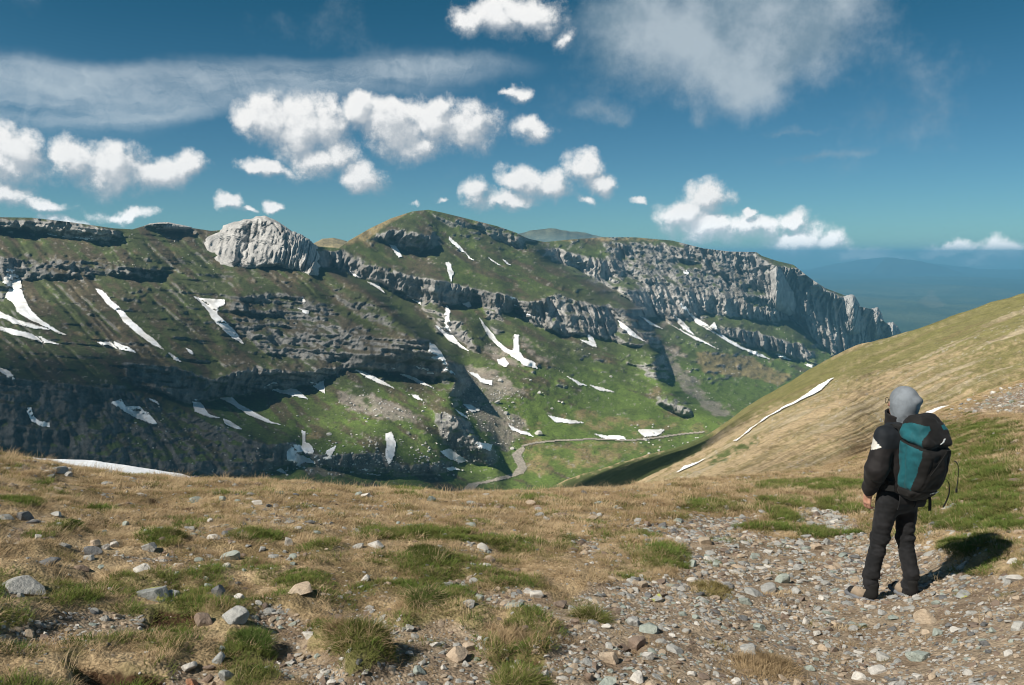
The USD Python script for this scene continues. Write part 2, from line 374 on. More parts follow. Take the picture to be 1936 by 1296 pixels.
# strata and gullies: noise in the wall's own directions
flow = Y - np.interp(X, [-200, 0, 300, 600, 900, 1200, 1500, 1800], [-190, 0, 290, 560, 760, 900, 1030, 1130]) + 16 * fbm2(X / 60, Y / 45, 15, 3)
st_n = fbm2(X / 90 + 3, (Y - 0.10 * X) / 7.0, 11, 5)
spec = fbm2(X / 9, Y / 6, 12, 5)
gul_n = fbm2(flow / 13, (X + Y) / 160, 13, 4)
big = fbm2(X / 160, Y / 90, 14, 4)
rock = sstep(prob + 0.62 * st_n + 0.55 * spec + 0.25 * big + 0.2 * np.maximum(gul_n, 0) + sAB * (0.9 * fbm2(X / 80 + 7, (Y - .28 * X) / 15, 16, 4) + 0.5 * fbm2((X + .5 * Y) / 22, Y / 120, 17, 3) - .04), 0.40, 0.62)
rock = np.maximum(rock, sstep(spec + 0.6 * st_n + 0.3 * big + (sBC * 0.10) - 0.06 + 0.05 * sAB + 0.08 * (1 - sAB) * sstep(X, 380, 480) * sstep(760 - Y, 0, 60), 0.20, 0.34) * sstep(760 - Y, -20, 60))
rock_s = gaussian_filter(np.clip(prob, 0, 1) * 0.75 + 0.25 * rock, (2, 2))
dy = (M.bottom - M.top)[:, None] / (M.rows - 1)
q = 0.0048
I = np.cumsum((-q * 0.62 * gaussian_filter(np.clip(prob, 0, 1), (6, 2))) * dy, 1)
LD = LD + (I - gaussian_filter1d(I, 60 / 1.55, axis=1, mode='nearest'))
# flutes and buttresses: pushed in and out along the horizontal view direction, in metres
D0 = np.exp(LD)
M.place(D0)
Pw = M.P.copy()
along = Pw[..., 0] * 0.62 + Pw[..., 1] * 0.78
flute = ridged(along / 42, Pw[..., 2] / 150, Pw[..., 1] / 170, 21, 5) - 0.5
flute2 = ridged(along / 13, Pw[..., 2] / 40, Pw[..., 1] / 60, 31, 3) - 0.5
blocky = meshkit.fbm(Pw / np.array([17, 17, 34]), 4, 41) - 0.5
crisp = meshkit.fbm(Pw / np.array([5.5, 5.5, 12.0]), 3, 42) - 0.5
sc = D0 / 1000.0
rock_f = np.clip(0.65 * rock_s + 0.45 * gaussian_filter(rock, (1.2, 1.2)), 0, 1)
def beds(h, seed):
    L = (Pw[..., 2] + 0.10 * along + h * 1.6 * (meshkit.fbm(Pw / 60, 3, seed) - .5)) / h
    k = np.floor(L); t = L - k
    return (k + np.clip((t - .55) / .45, 0, 1) ** .8 - L) * h            # steep risers with ledges between them


bed_amp = (0.55 - 0.35 * sAB) * np.clip(0.75 + 2.2 * (meshkit.fbm(Pw / 55, 3, 46) - .5), 0.1, 1.5)
rock_w = np.clip(rock_f + 0.25 * (1 - sstep(Y, 700, 790)), 0, 1)
disp = -rock_f * ((30 + 12 * sAB) * flute + (15 + 7 * sAB) * flute2 + 15 * blocky + 11 * crisp) * sc ** 0.5 + rock_w * bed_amp * (0.75 * beds(17, 44) + 0.8 * beds(5, 45)) * sc ** 0.4
general = (meshkit.fbm(Pw / 70, 6, 51) - 0.5) * 24
gully = gaussian_filter(sstep(gul_n, 0.02, 0.25), (1, 1)) * (1 - sstep(Y, 690, 760)) * (1 - rock_s)
ter = fbm2(X / 120, (Y - 0.1 * X) / 9, 61, 4) * 12 * (1 - sstep(Y, 700, 800)) * (1 - sAB * 0.5)
knoll = (meshkit.fbm(Pw / 16, 5, 52) - 0.5) * 6 + (meshkit.fbm(Pw / 5.5, 3, 53) - 0.5) * 4.0 * sc * (1 - 0.55 * sstep(Y, 700, 800))
M.place(D0 + disp + general + gully * 7 + ter + knoll)
LIFT = np.zeros(X.shape)
M.N = M.normals()
steep = 1 - M.N[..., 2]
# ---- colours
n_a, n_b, n_c = fbm2(X / 46, Y / 20, 71, 5), fbm2(flow / 16, (X + Y) / 130, 72, 5), fbm2(X / 15, Y / 9, 73, 4)
valley = sstep(Y + 0.10 * (X - 900), 640, 800)
GREEN_HI, GREEN_LO, TAN, EARTH = (0.046, 0.056, 0.022), (0.088, 0.130, 0.029), (0.215, 0.165, 0.085), (0.066, 0.050, 0.034)
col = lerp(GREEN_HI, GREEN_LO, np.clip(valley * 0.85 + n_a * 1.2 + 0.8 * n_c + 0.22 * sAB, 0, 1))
col = lerp(col, EARTH, sstep(n_b + 0.5 * n_c + 0.25 * n_a - 0.10 * valley - 0.05 * sBC + 0.10 * (1 - sAB), 0.02, 0.24) * 0.85)
DRY = soft_mask(M, [([(1030, 780), (1120, 775), (1200, 790), (1330, 800), (1350, 822), (1200, 830), (1080, 815)], .5), ([(990, 850), (1060, 840), (1200, 835), (1300, 830), (1180, 870), (1080, 900), (1000, 900), (960, 905)], .5),
                    ([(1310, 665), (1400, 670), (1500, 710), (1480, 730), (1400, 712), (1330, 705)], 1.0), ([(560, 815), (640, 830), (600, 850), (520, 830)], .5), ([(750, 700), (900, 730), (1000, 740), (950, 700)], .3), ([(640, 462), (700, 430), (740, 413), (770, 402), (740, 425), (690, 455)], 1.1),
                    ([(1040, 456), (1140, 449), (1260, 452), (1230, 456), (1100, 458)], 1.0), ([(100, 610), (260, 660), (360, 700), (300, 690), (150, 640)], .5), ([(880, 760), (960, 790), (1040, 840), (980, 850), (900, 800)], .35)], 7, 4)
col = lerp(col, TAN, sstep(DRY + 1.1 * n_c + 0.9 * n_a, 0.25, 0.8) * 0.8)
SCREE = soft_mask(M, [([(640, 735), (720, 750), (800, 790), (760, 800), (680, 780), (640, 765)], .8), ([(870, 690), (940, 700), (990, 740), (930, 760), (1000, 800), (960, 860), (920, 830), (880, 780), (850, 740)], .9), ([(820, 680), (900, 690), (960, 720), (900, 730), (850, 715)], .9),
                      ([(1240, 650), (1290, 690), (1340, 740), (1390, 790), (1350, 790), (1290, 740), (1250, 690)], .8), ([(1180, 580), (1240, 640), (1330, 680), (1450, 700), (1330, 690), (1230, 655)], .5), ([(960, 610), (1040, 660), (1100, 700), (1000, 680)], .4),
                      ([(540, 870), (620, 875), (700, 905), (580, 900)], .7), ([(900, 640), (960, 660), (1000, 695), (940, 690)], .7), ([(1200, 545), (1290, 610), (1240, 620)], .5), ([(0, 855), (300, 900), (700, 925), (500, 930), (0, 890)], .25)], 7, 4)
scr = sstep(SCREE + 0.9 * n_c + 0.6 * n_b + 0.9 * spec, 0.35, 0.8)
col = lerp(col, (0.235, 0.205, 0.175), scr * 0.8)
lime = soft_mask(M, [([(1040, 555), (1080, 548), (1075, 590), (1050, 590)], 1), ([(1455, 505), (1480, 510), (1478, 590), (1455, 590)], 1), ([(0, 412), (230, 437), (210, 456), (0, 436)], .5), ([(1550, 560), (1700, 620), (1690, 650), (1560, 640)], .6), ([(840, 540), (880, 545), (870, 580), (840, 560)], .6), ([(1030, 462), (1290, 560), (1250, 590), (1060, 505)], .55), ([(1290, 550), (1470, 600), (1470, 612), (1300, 610)], .4)], 6)
tone = 0.5 + 1.2 * fbm2(X / 7, Y / 22, 81, 5) + 0.5 * big
rock_dark, rock_lite = (0.085, 0.084, 0.082), (0.315, 0.305, 0.29)
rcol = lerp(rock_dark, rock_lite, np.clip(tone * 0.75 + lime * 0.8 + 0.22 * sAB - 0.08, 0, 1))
rcol = lerp(rcol, (0.13, 0.115, 0.09), sstep(fbm2(X / 8, Y / 30, 82, 4), 0.08, 0.3) * 0.6)
nzs = gaussian_filter(M.N[..., 2], (1, 1))
painted_shade = soft_mask(M, [([(-200, 690), (0, 690), (120, 705), (240, 720), (330, 765), (420, 800), (520, 835), (570, 880), (450, 915), (0, 880), (-200, 880)], 1.0), ([(0, 630), (150, 660), (280, 700), (200, 720), (0, 700)], .6)], 14)  # shade painted into rock and grass albedo at the low near corner
rcol = rcol * (1 - 0.45 * painted_shade)[..., None]
col = col * (1 - 0.30 * painted_shade)[..., None]
ledge = np.clip(rock * (1 - sstep(nzs + 0.35 * st_n + 0.2 * spec, 0.66, 0.86) * 0.92) + 0.75 * sstep(0.62 - nzs + 0.3 * spec, 0.0, 0.2) * (1 - rock), 0, 1)
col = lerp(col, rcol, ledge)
sp2 = fbm2(X / 5.0, Y / 3.6, 83, 3)
col = lerp(col, (0.25, 0.24, 0.22), sstep(sp2 + 0.35 * n_c, 0.22, 0.34) * 0.55 * (1 - ledge))
col = lerp(col, (0.034, 0.040, 0.018), sstep(-sp2 + 0.3 * n_b, 0.14, 0.30) * 0.6 * (1 - ledge))
# pale boulders and stones strewn below the cliffs: built as objects further down; here only their grit
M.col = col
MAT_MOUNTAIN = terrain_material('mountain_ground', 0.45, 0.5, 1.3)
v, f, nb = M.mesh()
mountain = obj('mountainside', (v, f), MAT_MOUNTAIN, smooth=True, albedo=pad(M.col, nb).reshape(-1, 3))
tag(mountain, 'long mountain wall of grassy slopes and grey limestone cliffs across the valley', None, None, 'structure')
# ------------------------------------------------------------------ the near meadow
def c6(poly): return [(x / 2.8415, 840 + y / 2.8415) for x, y in poly]
def c7(poly): return [(640 + x / 2.978, 900 + y / 2.978) for x, y in poly]
def c8(poly): return [(1286 + x / 2.978, 900 + y / 2.978) for x, y in poly]


HC = 2.1
CREST = [(-150, 838), (0, 863), (60, 872), (150, 890), (300, 907), (360, 909), (430, 909), (520, 915), (620, 922), (700, 927), (830, 932), (960, 934), (1050, 932), (1150, 926), (1230, 916), (1320, 908), (1450, 898), (1560, 884), (1640, 856), (1700, 818), (1760, 783), (1830, 752), (1936, 716), (2100, 660)]
CDIST = [(-150, 19), (300, 20), (800, 22), (1100, 24), (1300, 29), (1450, 36), (1560, 42), (1640, 55), (1700, 75), (1760, 95), (1830, 108), (1936, 120), (2100, 130)]
npx = np.arange(-150, 2101, 3.0)
crest = gaussian_filter1d(polyline(CREST, npx), 5)
cdist = gaussian_filter1d(polyline(CDIST, npx), 8)
N = Sheet(npx, np.full(npx.shape, 1440.0), crest, 330, 1.0)
S_c = (N.PY * 0 + crest[:, None])
def slope_of(px, py):
    d = ray(px, py); return -d[..., 2] / d[..., 1]
Sc = slope_of(npx, crest)[:, None]; yc = cdist[:, None]
cq, aq = HC / yc ** 2, Sc - 2 * HC / yc
Sr = slope_of(N.PX, N.PY)
# solve HC + a y + c y^2 = S y
bq = aq - Sr
disc = np.maximum(bq ** 2 - 4 * cq * HC, 0)
yq = (-bq - np.sqrt(disc)) / (2 * cq)
N.place(yq / ray(N.PX, N.PY)[..., 1])
GX, GY = N.PX, N.PY
nP = N.P.copy()
GRAVEL = [
    (c6([(0, 1010), (180, 985), (280, 925), (520, 885), (760, 900), (870, 1000), (700, 1045), (380, 1040), (150, 1100), (0, 1130)]), 1.0),
    (c6([(1330, 905), (1500, 885), (1690, 960), (1640, 1090), (1850, 1180), (1850, 1300), (1550, 1296), (1440, 1150), (1400, 1000)]), 1.0),
    (c6([(0, 470), (180, 380), (400, 390), (200, 450), (100, 560), (0, 560)]), .55), (c6([(600, 560), (900, 580), (960, 640), (700, 660), (600, 640)]), .5), (c6([(0, 780), (260, 790), (150, 870), (0, 870)]), .6),
    (c6([(920, 1190), (1180, 1200), (1240, 1400), (860, 1400)]), .8), (c6([(1000, 790), (1300, 800), (1330, 870), (1040, 870)]), .5), (c6([(330, 520), (640, 520), (640, 600), (420, 620)]), .45),
    (c7([(0, 760), (140, 740), (330, 860), (620, 830), (800, 900), (840, 1060), (1150, 1100), (1250, 860), (1180, 780), (1380, 600), (1600, 580), (1940, 560), (1940, 1500), (-300, 1500), (-60, 1180), (280, 1100), (240, 940), (0, 860)]), 1.0),
    (c7([(500, 600), (720, 570), (800, 600), (600, 640)]), .8), (c7([(180, 690), (360, 700), (330, 730), (200, 720)]), .7), (c7([(700, 640), (1200, 640), (1250, 780), (800, 800)]), .65),
    (c7([(1180, 220), (1480, 200), (1740, 190), (1620, 240), (1340, 270)]), .5), (c7([(1250, 330), (1450, 340), (1500, 420), (1350, 440)]), .7), (c7([(1540, 290), (1936, 260), (1936, 380), (1760, 370)]), .6),
    (c8([(0, 250), (300, 230), (460, 215), (480, 250), (300, 290), (380, 330), (700, 365), (1000, 340), (1380, 380), (1700, 540), (1990, 560), (2300, 520), (2300, 1500), (-50, 1500), (0, 380), (-50, 330)]), 1.0),
    (c8([(700, 190), (860, 200), (1000, 260), (1000, 320), (740, 320), (640, 260)]), .85), (c8([(720, 40), (900, 35), (900, 60), (740, 65)]), .6), (c8([(1600, 250), (1700, 260), (1760, 300), (1680, 300)]), .7), (c8([(1380, 400), (1560, 400), (1560, 440), (1400, 430)]), .6), (c8([(1440, 200), (1540, 205), (1500, 230)]), .5),
    ([(1780, 790), (1936, 722), (2100, 660), (2100, 780), (1936, 785), (1850, 780)], .75),
]
GREENS = [
    (c6([(740, 460), (910, 480), (960, 560), (820, 560), (740, 520)]), 1), (c6([(1220, 480), (1500, 500), (1560, 540), (1250, 530)]), .8), (c6([(1460, 740), (1700, 745), (1760, 790), (1560, 800)]), 1), (c6([(270, 430), (420, 435), (420, 490), (280, 500)]), 1),
    (c6([(480, 320), (620, 330), (620, 390), (470, 390)]), .8), (c6([(0, 290), (200, 300), (180, 370), (0, 370)]), .8), (c6([(560, 900), (880, 850), (1100, 870), (1320, 900), (1300, 940), (1000, 900)]), .9), (c6([(1210, 1010), (1440, 1020), (1440, 1160), (1210, 1170)]), .9),
    (c6([(1760, 1010), (1900, 1000), (1900, 1200), (1760, 1180)]), .8), (c6([(0, 1130), (350, 1040), (700, 1060), (1000, 1010), (1000, 1180), (600, 1190), (560, 1296), (0, 1296)]), .45), (c6([(60, 790), (400, 770), (700, 800), (560, 880), (240, 920), (60, 880)]), .5), (c6([(1200, 1200), (1480, 1220), (1480, 1330), (1150, 1330)]), .7), (c6([(930, 430), (1050, 440), (1000, 500)]), .6), (c6([(1640, 560), (1850, 540), (1850, 650), (1600, 640)]), .6),
    (c7([(-40, 870), (140, 880), (270, 990), (240, 1150), (0, 1160)]), 1), (c7([(60, 320), (540, 330), (940, 380), (960, 420), (640, 410), (100, 370)]), .9), (c7([(340, 470), (620, 480), (790, 530), (560, 560), (340, 530)]), 1), (c7([(350, 700), (600, 720), (600, 820), (450, 780)]), 1), (c7([(220, 620), (440, 620), (440, 660), (220, 650)]), .8),
    (c7([(1340, 700), (1480, 720), (1480, 830), (1340, 800)]), 1), (c7([(870, 1050), (1130, 1060), (1140, 1200), (870, 1200)]), .8), (c7([(1640, 310), (1770, 320), (1770, 360), (1640, 360)]), 1), (c7([(1620, 420), (1936, 380), (1936, 500), (1700, 500)]), .9), (c7([(1400, 290), (1500, 290), (1500, 330), (1400, 330)]), .9), (c7([(1230, 340), (1380, 370), (1380, 420), (1240, 400)]), .7), (c7([(920, 800), (1100, 800), (1150, 1040), (980, 960)]), .6),
    (c8([(450, 140), (700, 150), (740, 200), (450, 200)]), .9), (c8([(780, 155), (1080, 190), (1070, 235), (800, 215)]), 1), (c8([(290, 275), (560, 285), (650, 330), (330, 310)]), 1), (c8([(480, 210), (640, 230), (660, 290), (560, 280)]), .9), (c8([(640, 318), (1060, 315), (1060, 350), (700, 360)]), .9), (c8([(1340, 230), (1620, 230), (1936, 300), (1936, 350), (1600, 310), (1340, 290)]), 1),
    (c8([(1340, 130), (1936, 150), (1936, 260), (1500, 200), (1340, 200)]), .7), (c8([(1380, 365), (1700, 370), (1870, 440), (1560, 420)]), 1), (c8([(1340, 450), (1600, 470), (1740, 530), (1480, 530)]), 1), (c8([(1590, 540), (1740, 545), (1740, 590), (1620, 590)]), 1), (c8([(-20, 390), (260, 410), (270, 500), (0, 490)]), 1), (c8([(180, 320), (400, 330), (390, 390), (200, 380)]), 1), (c8([(0, 550), (270, 580), (270, 680), (60, 640)]), 1), (c8([(180, 960), (560, 960), (620, 1190), (180, 1190)]), .5), (c8([(0, 930), (160, 940), (160, 1000), (0, 1000)]), .8), (c8([(400, 380), (530, 385), (500, 425), (400, 420)]), .9), (c8([(0, 130), (300, 150), (280, 220), (0, 220)]), .6), (c8([(550, 30), (900, 30), (900, 50), (550, 55)]), .7),
    ([(1780, 800), (1936, 790), (1936, 1000), (1760, 960), (1760, 860)], .5), ([(1740, 900), (1936, 880), (1936, 1000), (1740, 985)], .6), ([(1400, 915), (1640, 905), (1640, 940), (1450, 935)], .55),
]
SOIL = [(c6([(780, 290), (1000, 320), (1130, 350), (1000, 370), (820, 320)]), 1), (c6([(860, 890), (1110, 910), (1090, 960), (1000, 1000), (830, 1000), (760, 950)]), 1), (c6([(1180, 380), (1260, 390), (1240, 410)]), 1), (c6([(350, 1180), (700, 1240), (560, 1260), (380, 1230)]), 1), (c6([(400, 1240), (900, 1260), (900, 1400), (400, 1400)]), 1), (c6([(380, 660), (520, 680), (640, 720), (500, 730)]), .8), (c6([(220, 190), (400, 200), (360, 220), (230, 215)]), 1), (c7([(900, 1020), (1140, 1040), (1130, 1080), (930, 1060)]), 1), (c7([(1580, 910), (1720, 920), (1650, 980)]), .8), (c7([(600, 160), (820, 190), (860, 230), (720, 210)]), .5), (c7([(1480, 740), (1640, 780), (1600, 800)]), .7)]
gm = soft_mask(N, GRAVEL, 8, 5)
gr = soft_mask(N, GREENS, 8, 4)
so = soft_mask(N, SOIL, 4, 3)
wx, wy = nP[..., 0], nP[..., 1]
nz1, nz2, nz3 = fbm2(wx * 1.1, wy * 1.1, 101, 5), fbm2(wx * 3.3, wy * 3.3, 102, 4), fbm2(wx * 9, wy * 9, 103, 3)
gravel = sstep(gm + 0.42 * nz1 + 0.40 * nz2, 0.40, 0.66)
green = sstep(gr + 0.9 * nz2 + 0.5 * nz1 - 0.3 * gravel, 0.34, 0.75)
green = np.maximum(green, 0.6 * sstep(fbm2(wx * 1.8 + 9, wy * 1.8, 104, 4) + 0.25 * sstep(GY, 950, 1150) - 0.08, 0.10, 0.28) * (1 - gravel))
soil = sstep(so + 0.8 * nz2, 0.45, 0.75)
# humps of turf, hollows of soil, gravel lying lower
far_fade = 1 / (1 + (N.D / 30) ** 2)
gs, ss = gaussian_filter(gravel, (5, 5)), gaussian_filter(soil, (3, 3))
hump = (0.16 * fbm2(wx * 0.55, wy * 0.55, 111, 4) + 0.20 * fbm2(wx * 1.7, wy * 1.7, 112, 4) * (1 - 0.8 * gs) + 0.04 * nz3 * (1 - gs) + 0.045 * nz2 + 0.05 * gaussian_filter(green * (1 - gravel), (4, 4)) - 0.07 * gs - 0.13 * ss)
hump += sstep(GX, 1760, 1850) * sstep(800 - GY, 0, 30) * 0.35 * fbm2(wx * 1.1, wy * 1.1, 115, 4)
N.P[..., 2] += hump - hump.mean()
N.N = N.normals()
STRAW_G, GREEN_G, GRAV_G, SOIL_G = (0.37, 0.28, 0.17), (0.105, 0.115, 0.034), (0.29, 0.23, 0.165), (0.070, 0.042, 0.024)
ncol = lerp(STRAW_G, (0.20, 0.15, 0.08), sstep(nz1 + 0.6 * nz2, -0.1, 0.3))
ncol = lerp(ncol, GREEN_G, green * 0.75)
ncol = lerp(ncol, lerp(np.broadcast_to(GRAV_G, ncol.shape), (0.20, 0.15, 0.105), sstep(nz2 + nz3, -0.1, 0.3)), gravel)
ncol = lerp(ncol, SOIL_G, soil)
N.gravel, N.green, N.soil = gravel, green, soil


def meadow_material():
    g = Graph(); p = g.pos()
    a = g.add('attribute', 'color', attribute='albedo')
    n1 = g.noise(p, 26.0, 5.0, 0.75)
    n2 = g.noise(p, 5.0, 4.0, 0.6)
    vo = g.add('voronoi_texture', 'distance', vector=p, scale=38.0, feature='f1')
    v = g.math('multiply', g.rng(n1, 0.25, 0.75, 0.45, 1.5, False), g.rng(n2, 0.3, 0.7, 0.75, 1.25, False))
    c = g.vmath('multiply', a, g.add('combine_xyz', 'vector', x=v, y=v, z=v))
    h = g.math('add', n1, g.math('multiply', vo, -0.8))
    b = g.bump(h, 0.9, 0.02)
    s = g.add('principled_bsdf', 'BSDF', base_color=c, roughness=0.95, specular_ior_level=0.1, normal=b)
    return g.make('meadow_ground', surface=s)


v, f, nb = N.mesh(back=((1.12, -0.36), (1.35, -0.5), (1.8, -0.62), (2.6, -0.66)))
meadow = obj('meadow', (v, f), meadow_material(), smooth=True, albedo=pad(ncol, nb).reshape(-1, 3))
tag(meadow, 'dry alpine meadow with patches of gravel and bare soil in the foreground', None, None, 'structure')

# ------------------------------------------------------------------ the grassy spur that comes down from the right
SPUR = [(900, 985), (980, 950), (1030, 926), (1090, 901), (1130, 888), (1200, 866), (1290, 842), (1340, 820), (1390, 786), (1440, 752), (1500, 716), (1560, 680), (1620, 652), (1690, 634), (1730, 622), (1790, 600), (1850, 580), (1936, 556), (2010, 534), (2100, 505)]
hpx = np.arange(900, 2101, 2.5)
hcrest = gaussian_filter1d(polyline(SPUR, hpx), 4)
hbot = np.maximum(np.interp(hpx, npx, crest) + 45, hcrest + 30)
Hs = Sheet(hpx, hbot, hcrest, 260)
d1 = polyline([(900, 420), (1000, 400), (1100, 360), (1200, 330), (1330, 300), (1580, 275), (1936, 260), (2100, 255)], hpx)[:, None]
d0 = gaussian_filter1d(polyline([(900, 390), (1000, 330), (1100, 190), (1200, 95), (1300, 55), (1450, 52), (1600, 66), (1700, 100), (1800, 125), (1936, 140), (2100, 150)], hpx), 10)[:, None]
th = np.linspace(0, 1, 260)[None]
Hs.place(1 / ((1 - th ** 1.15) / d0 + th ** 1.15 / d1))
hp = Hs.P.copy(); HX, HY = Hs.PX, Hs.PY
strk = HY + 0.52 * (HX - 1300) - 0.00012 * (HX - 1300) ** 2
st1 = fbm2(strk / 9, HX / 190, 121, 5); st2 = fbm2(strk / 30, HX / 260, 122, 4); st3 = fbm2(HX / 7, HY / 4, 123, 4)
hb = (meshkit.fbm(hp / 14, 5, 124) - 0.5) * 1.8 + (meshkit.fbm(hp / 3.2, 4, 125) - 0.5) * 0.5 * np.clip(Hs.D / 80, 0.3, 1)
hb = hb * np.clip(Hs.D / 160, .35, 1) + 1.2 * st2 * np.clip(Hs.D / 200, 0, 1) + .55 * fbm2(strk / 4.5, HX / 110, 128, 4) * np.clip(Hs.D / 150, .2, 1)
Hs.P[..., 2] += hb * np.clip(th * 8, 0, 1)
Hs.N = Hs.normals()
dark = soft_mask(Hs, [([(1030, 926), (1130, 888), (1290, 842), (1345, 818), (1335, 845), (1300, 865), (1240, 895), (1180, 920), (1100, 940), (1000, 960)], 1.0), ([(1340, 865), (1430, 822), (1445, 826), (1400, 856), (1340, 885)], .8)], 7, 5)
edge = soft_mask(Hs, [([(1340, 820), (1440, 752), (1560, 680), (1690, 634), (1936, 556), (2100, 500), (2100, 540), (1936, 600), (1800, 650), (1690, 690), (1560, 720), (1450, 775), (1370, 815)], 1.0)], 10, 8)
hgreen = sstep(0.55 * edge + 0.9 * st2 + 0.7 * st1 + 0.35 * st3 + 0.20 * sstep(HX, 1650, 1936) + 0.17, 0.12, 0.5)
hcol = lerp((0.33, 0.255, 0.155), (0.235, 0.180, 0.095), sstep(st1 + st3, -0.1, 0.3))
hcol = lerp(hcol, (0.115, 0.118, 0.036), hgreen * 0.8)
hcol = lerp(hcol, (0.40, 0.325, 0.235), sstep(st2 + 1.0 * st1 + 0.3 * st3, 0.13, 0.30) * 0.65)
hcol = lerp(hcol, (0.15, 0.115, 0.06), sstep(fbm2(strk / 5, HX / 90, 126, 4) + .3 * st3, .12, .26) * .55)
hcol = lerp(hcol, (0.34, 0.31, 0.27), sstep(fbm2(HX / 4, HY / 2.6, 127, 3) + .4 * st2, .27, .36) * .7)
hcol = lerp(hcol, (0.060, 0.085, 0.026), sstep(dark + 0.9 * st3 + 0.8 * st1, 0.30, 0.8) * .9)  # greener turf at the spur foot, with some of its shade painted in
v, f, nb = Hs.mesh(back=((1.05, -0.35), (1.2, -0.5), (1.5, -0.6)))
MAT_SPUR = terrain_material('spur_ground', 2.2, 3.0, 0.25, strength=0.8)
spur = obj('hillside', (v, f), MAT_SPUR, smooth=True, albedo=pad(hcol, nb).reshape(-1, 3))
tag(spur, 'dry grassy hillside sloping down into the valley behind the hiker', None, None, 'structure')

# ------------------------------------------------------------------ wooded lowland beyond the wall, and hills behind
lpx = np.linspace(850, 2400, 420)
L = Sheet(lpx, np.full(lpx.shape, 900.0), np.full(lpx.shape, 509.0), 260, 0.8)
LS = slope_of(L.PX, L.PY)
L.place(430.0 / LS / ray(L.PX, L.PY)[..., 1])
lp = L.P.copy()
amp = np.clip(lp[..., 1] / 3000, 0.4, 1.1)
L.P[..., 2] += amp * (170 * (meshkit.fbm(np.stack([lp[..., 0] / 2600, lp[..., 1] / 3800, 0 * amp], -1), 6, 131) - 0.5) + 55 * ridged(lp[..., 0] / 900, lp[..., 1] / 1500, 0 * amp, 132, 3) - 35)
bareg = sstep(soft_mask(L, [([(1730, 575), (1760, 545), (1775, 560), (1790, 575), (1770, 582)], 1), ([(1810, 560), (1850, 562), (1830, 570)], .6)], 4) + 0.5 * fbm2(L.PX / 12, L.PY / 8, 133, 4), 0.3, 0.6)
lcol = lerp((0.030, 0.048, 0.022), (0.060, 0.075, 0.036), sstep(fbm2(lp[..., 0] / 700, lp[..., 1] / 900, 134, 5), -0.05, 0.2))
lcol = lerp(lcol, (0.10, 0.10, 0.06), bareg * .7)
MAT_FOREST = terrain_material('forest_ground', 0.03, 0.02, 25.0, strength=0.9)
v, f, nb = L.mesh(back=())
tag(obj('forested_lowland', (v, f), MAT_FOREST, smooth=True, albedo=lcol.reshape(-1, 3)), 'dark wooded hills of the lowland fading into blue haze', None, None, 'structure')


def far_hill(name, crest_pts, foot, dist, colour, label, seed, deep=1.25, rough=1.0):
    p = np.linspace(crest_pts[0][0], crest_pts[-1][0], 160)
    top = polyline(crest_pts, p) + rough * 3.0 * fbm2(p / 14, p * 0, seed, 5)
    S = Sheet(p, np.full(p.shape, float(foot)), np.minimum(top, foot - 1), 40)
    t = np.linspace(0, 1, 40)[None]
    S.place(dist * (1 + (deep - 1) * (t - 1)) * np.ones(S.PX.shape))
    S.P += (meshkit.fbm(S.P / (dist * 0.03), 5, seed) - 0.5)[..., None] * S.P / S.D[..., None] * dist * 0.02
    c = lerp(colour, np.array(colour) * 1.6, sstep(fbm2(S.PX / 20, S.PY / 9, seed + 1, 4), -0.1, 0.25))
    v, f, nb = S.mesh(back=((1.03, -0.2), (1.1, -0.5)))
    tag(obj(name, (v, f), MAT_FOREST, smooth=True, albedo=pad(c, nb).reshape(-1, 3)), label, None, None, 'structure')


far_hill('distant_mountain', [(930, 470), (975, 445), (1005, 436), (1040, 432), (1075, 437), (1105, 440), (1135, 447), (1190, 462)], 500, 9500, (0.07, 0.075, 0.05), 'rounded mountain far behind the ridge, blue with distance', 141)
far_hill('distant_hills', [(1380, 570), (1480, 525), (1560, 503), (1620, 492), (1665, 487), (1700, 490), (1760, 497), (1830, 506), (1900, 514), (2050, 570)], 620, 21000, (0.035, 0.045, 0.03), 'low dark hills on the hazy horizon beyond the wooded lowland', 143)
far_hill('distant_ridge', [(1600, 580), (1640, 520), (1676, 487), (1700, 489), (1740, 494), (1790, 506), (1850, 530), (1950, 580)], 620, 17000, (0.03, 0.04, 0.028), 'dark wooded ridge end rising out of the lowland haze', 145)
far_hill('grassy_hill', [(570, 480), (590, 462), (610, 452), (630, 450), (655, 456), (690, 475)], 492, 1750, (0.17, 0.14, 0.075), 'small dry grassy hill showing in the gap beside the limestone crag', 147, rough=.3)

# ------------------------------------------------------------------ the blue air of the valley
hz = Graph()
vol = hz.add('principled_volume', 'volume', color=HAZE_COLOUR, density=HAZE_DENSITY, anisotropy=0.2)
hm = hz.make('haze', volume=vol)
zb = min(v_.min() for v_ in (L.P[..., 2], M.P[..., 2])) - 1400.0
HAZE_TOP = float(max(M.P[..., 2].max(), Hs.P[..., 2].max()) + 25)
print('top', HAZE_TOP)
haze = trimesh.creation.box(bounds=[[-9000, -1500, zb], [17000, 26000, HAZE_TOP]])
tag(obj('haze', haze, hm), 'pale blue haze in the air of the valley', None, None, 'stuff')

# ------------------------------------------------------------------ unseen clouds added overhead, placed to shade the wall and spur foot and dim the meadow


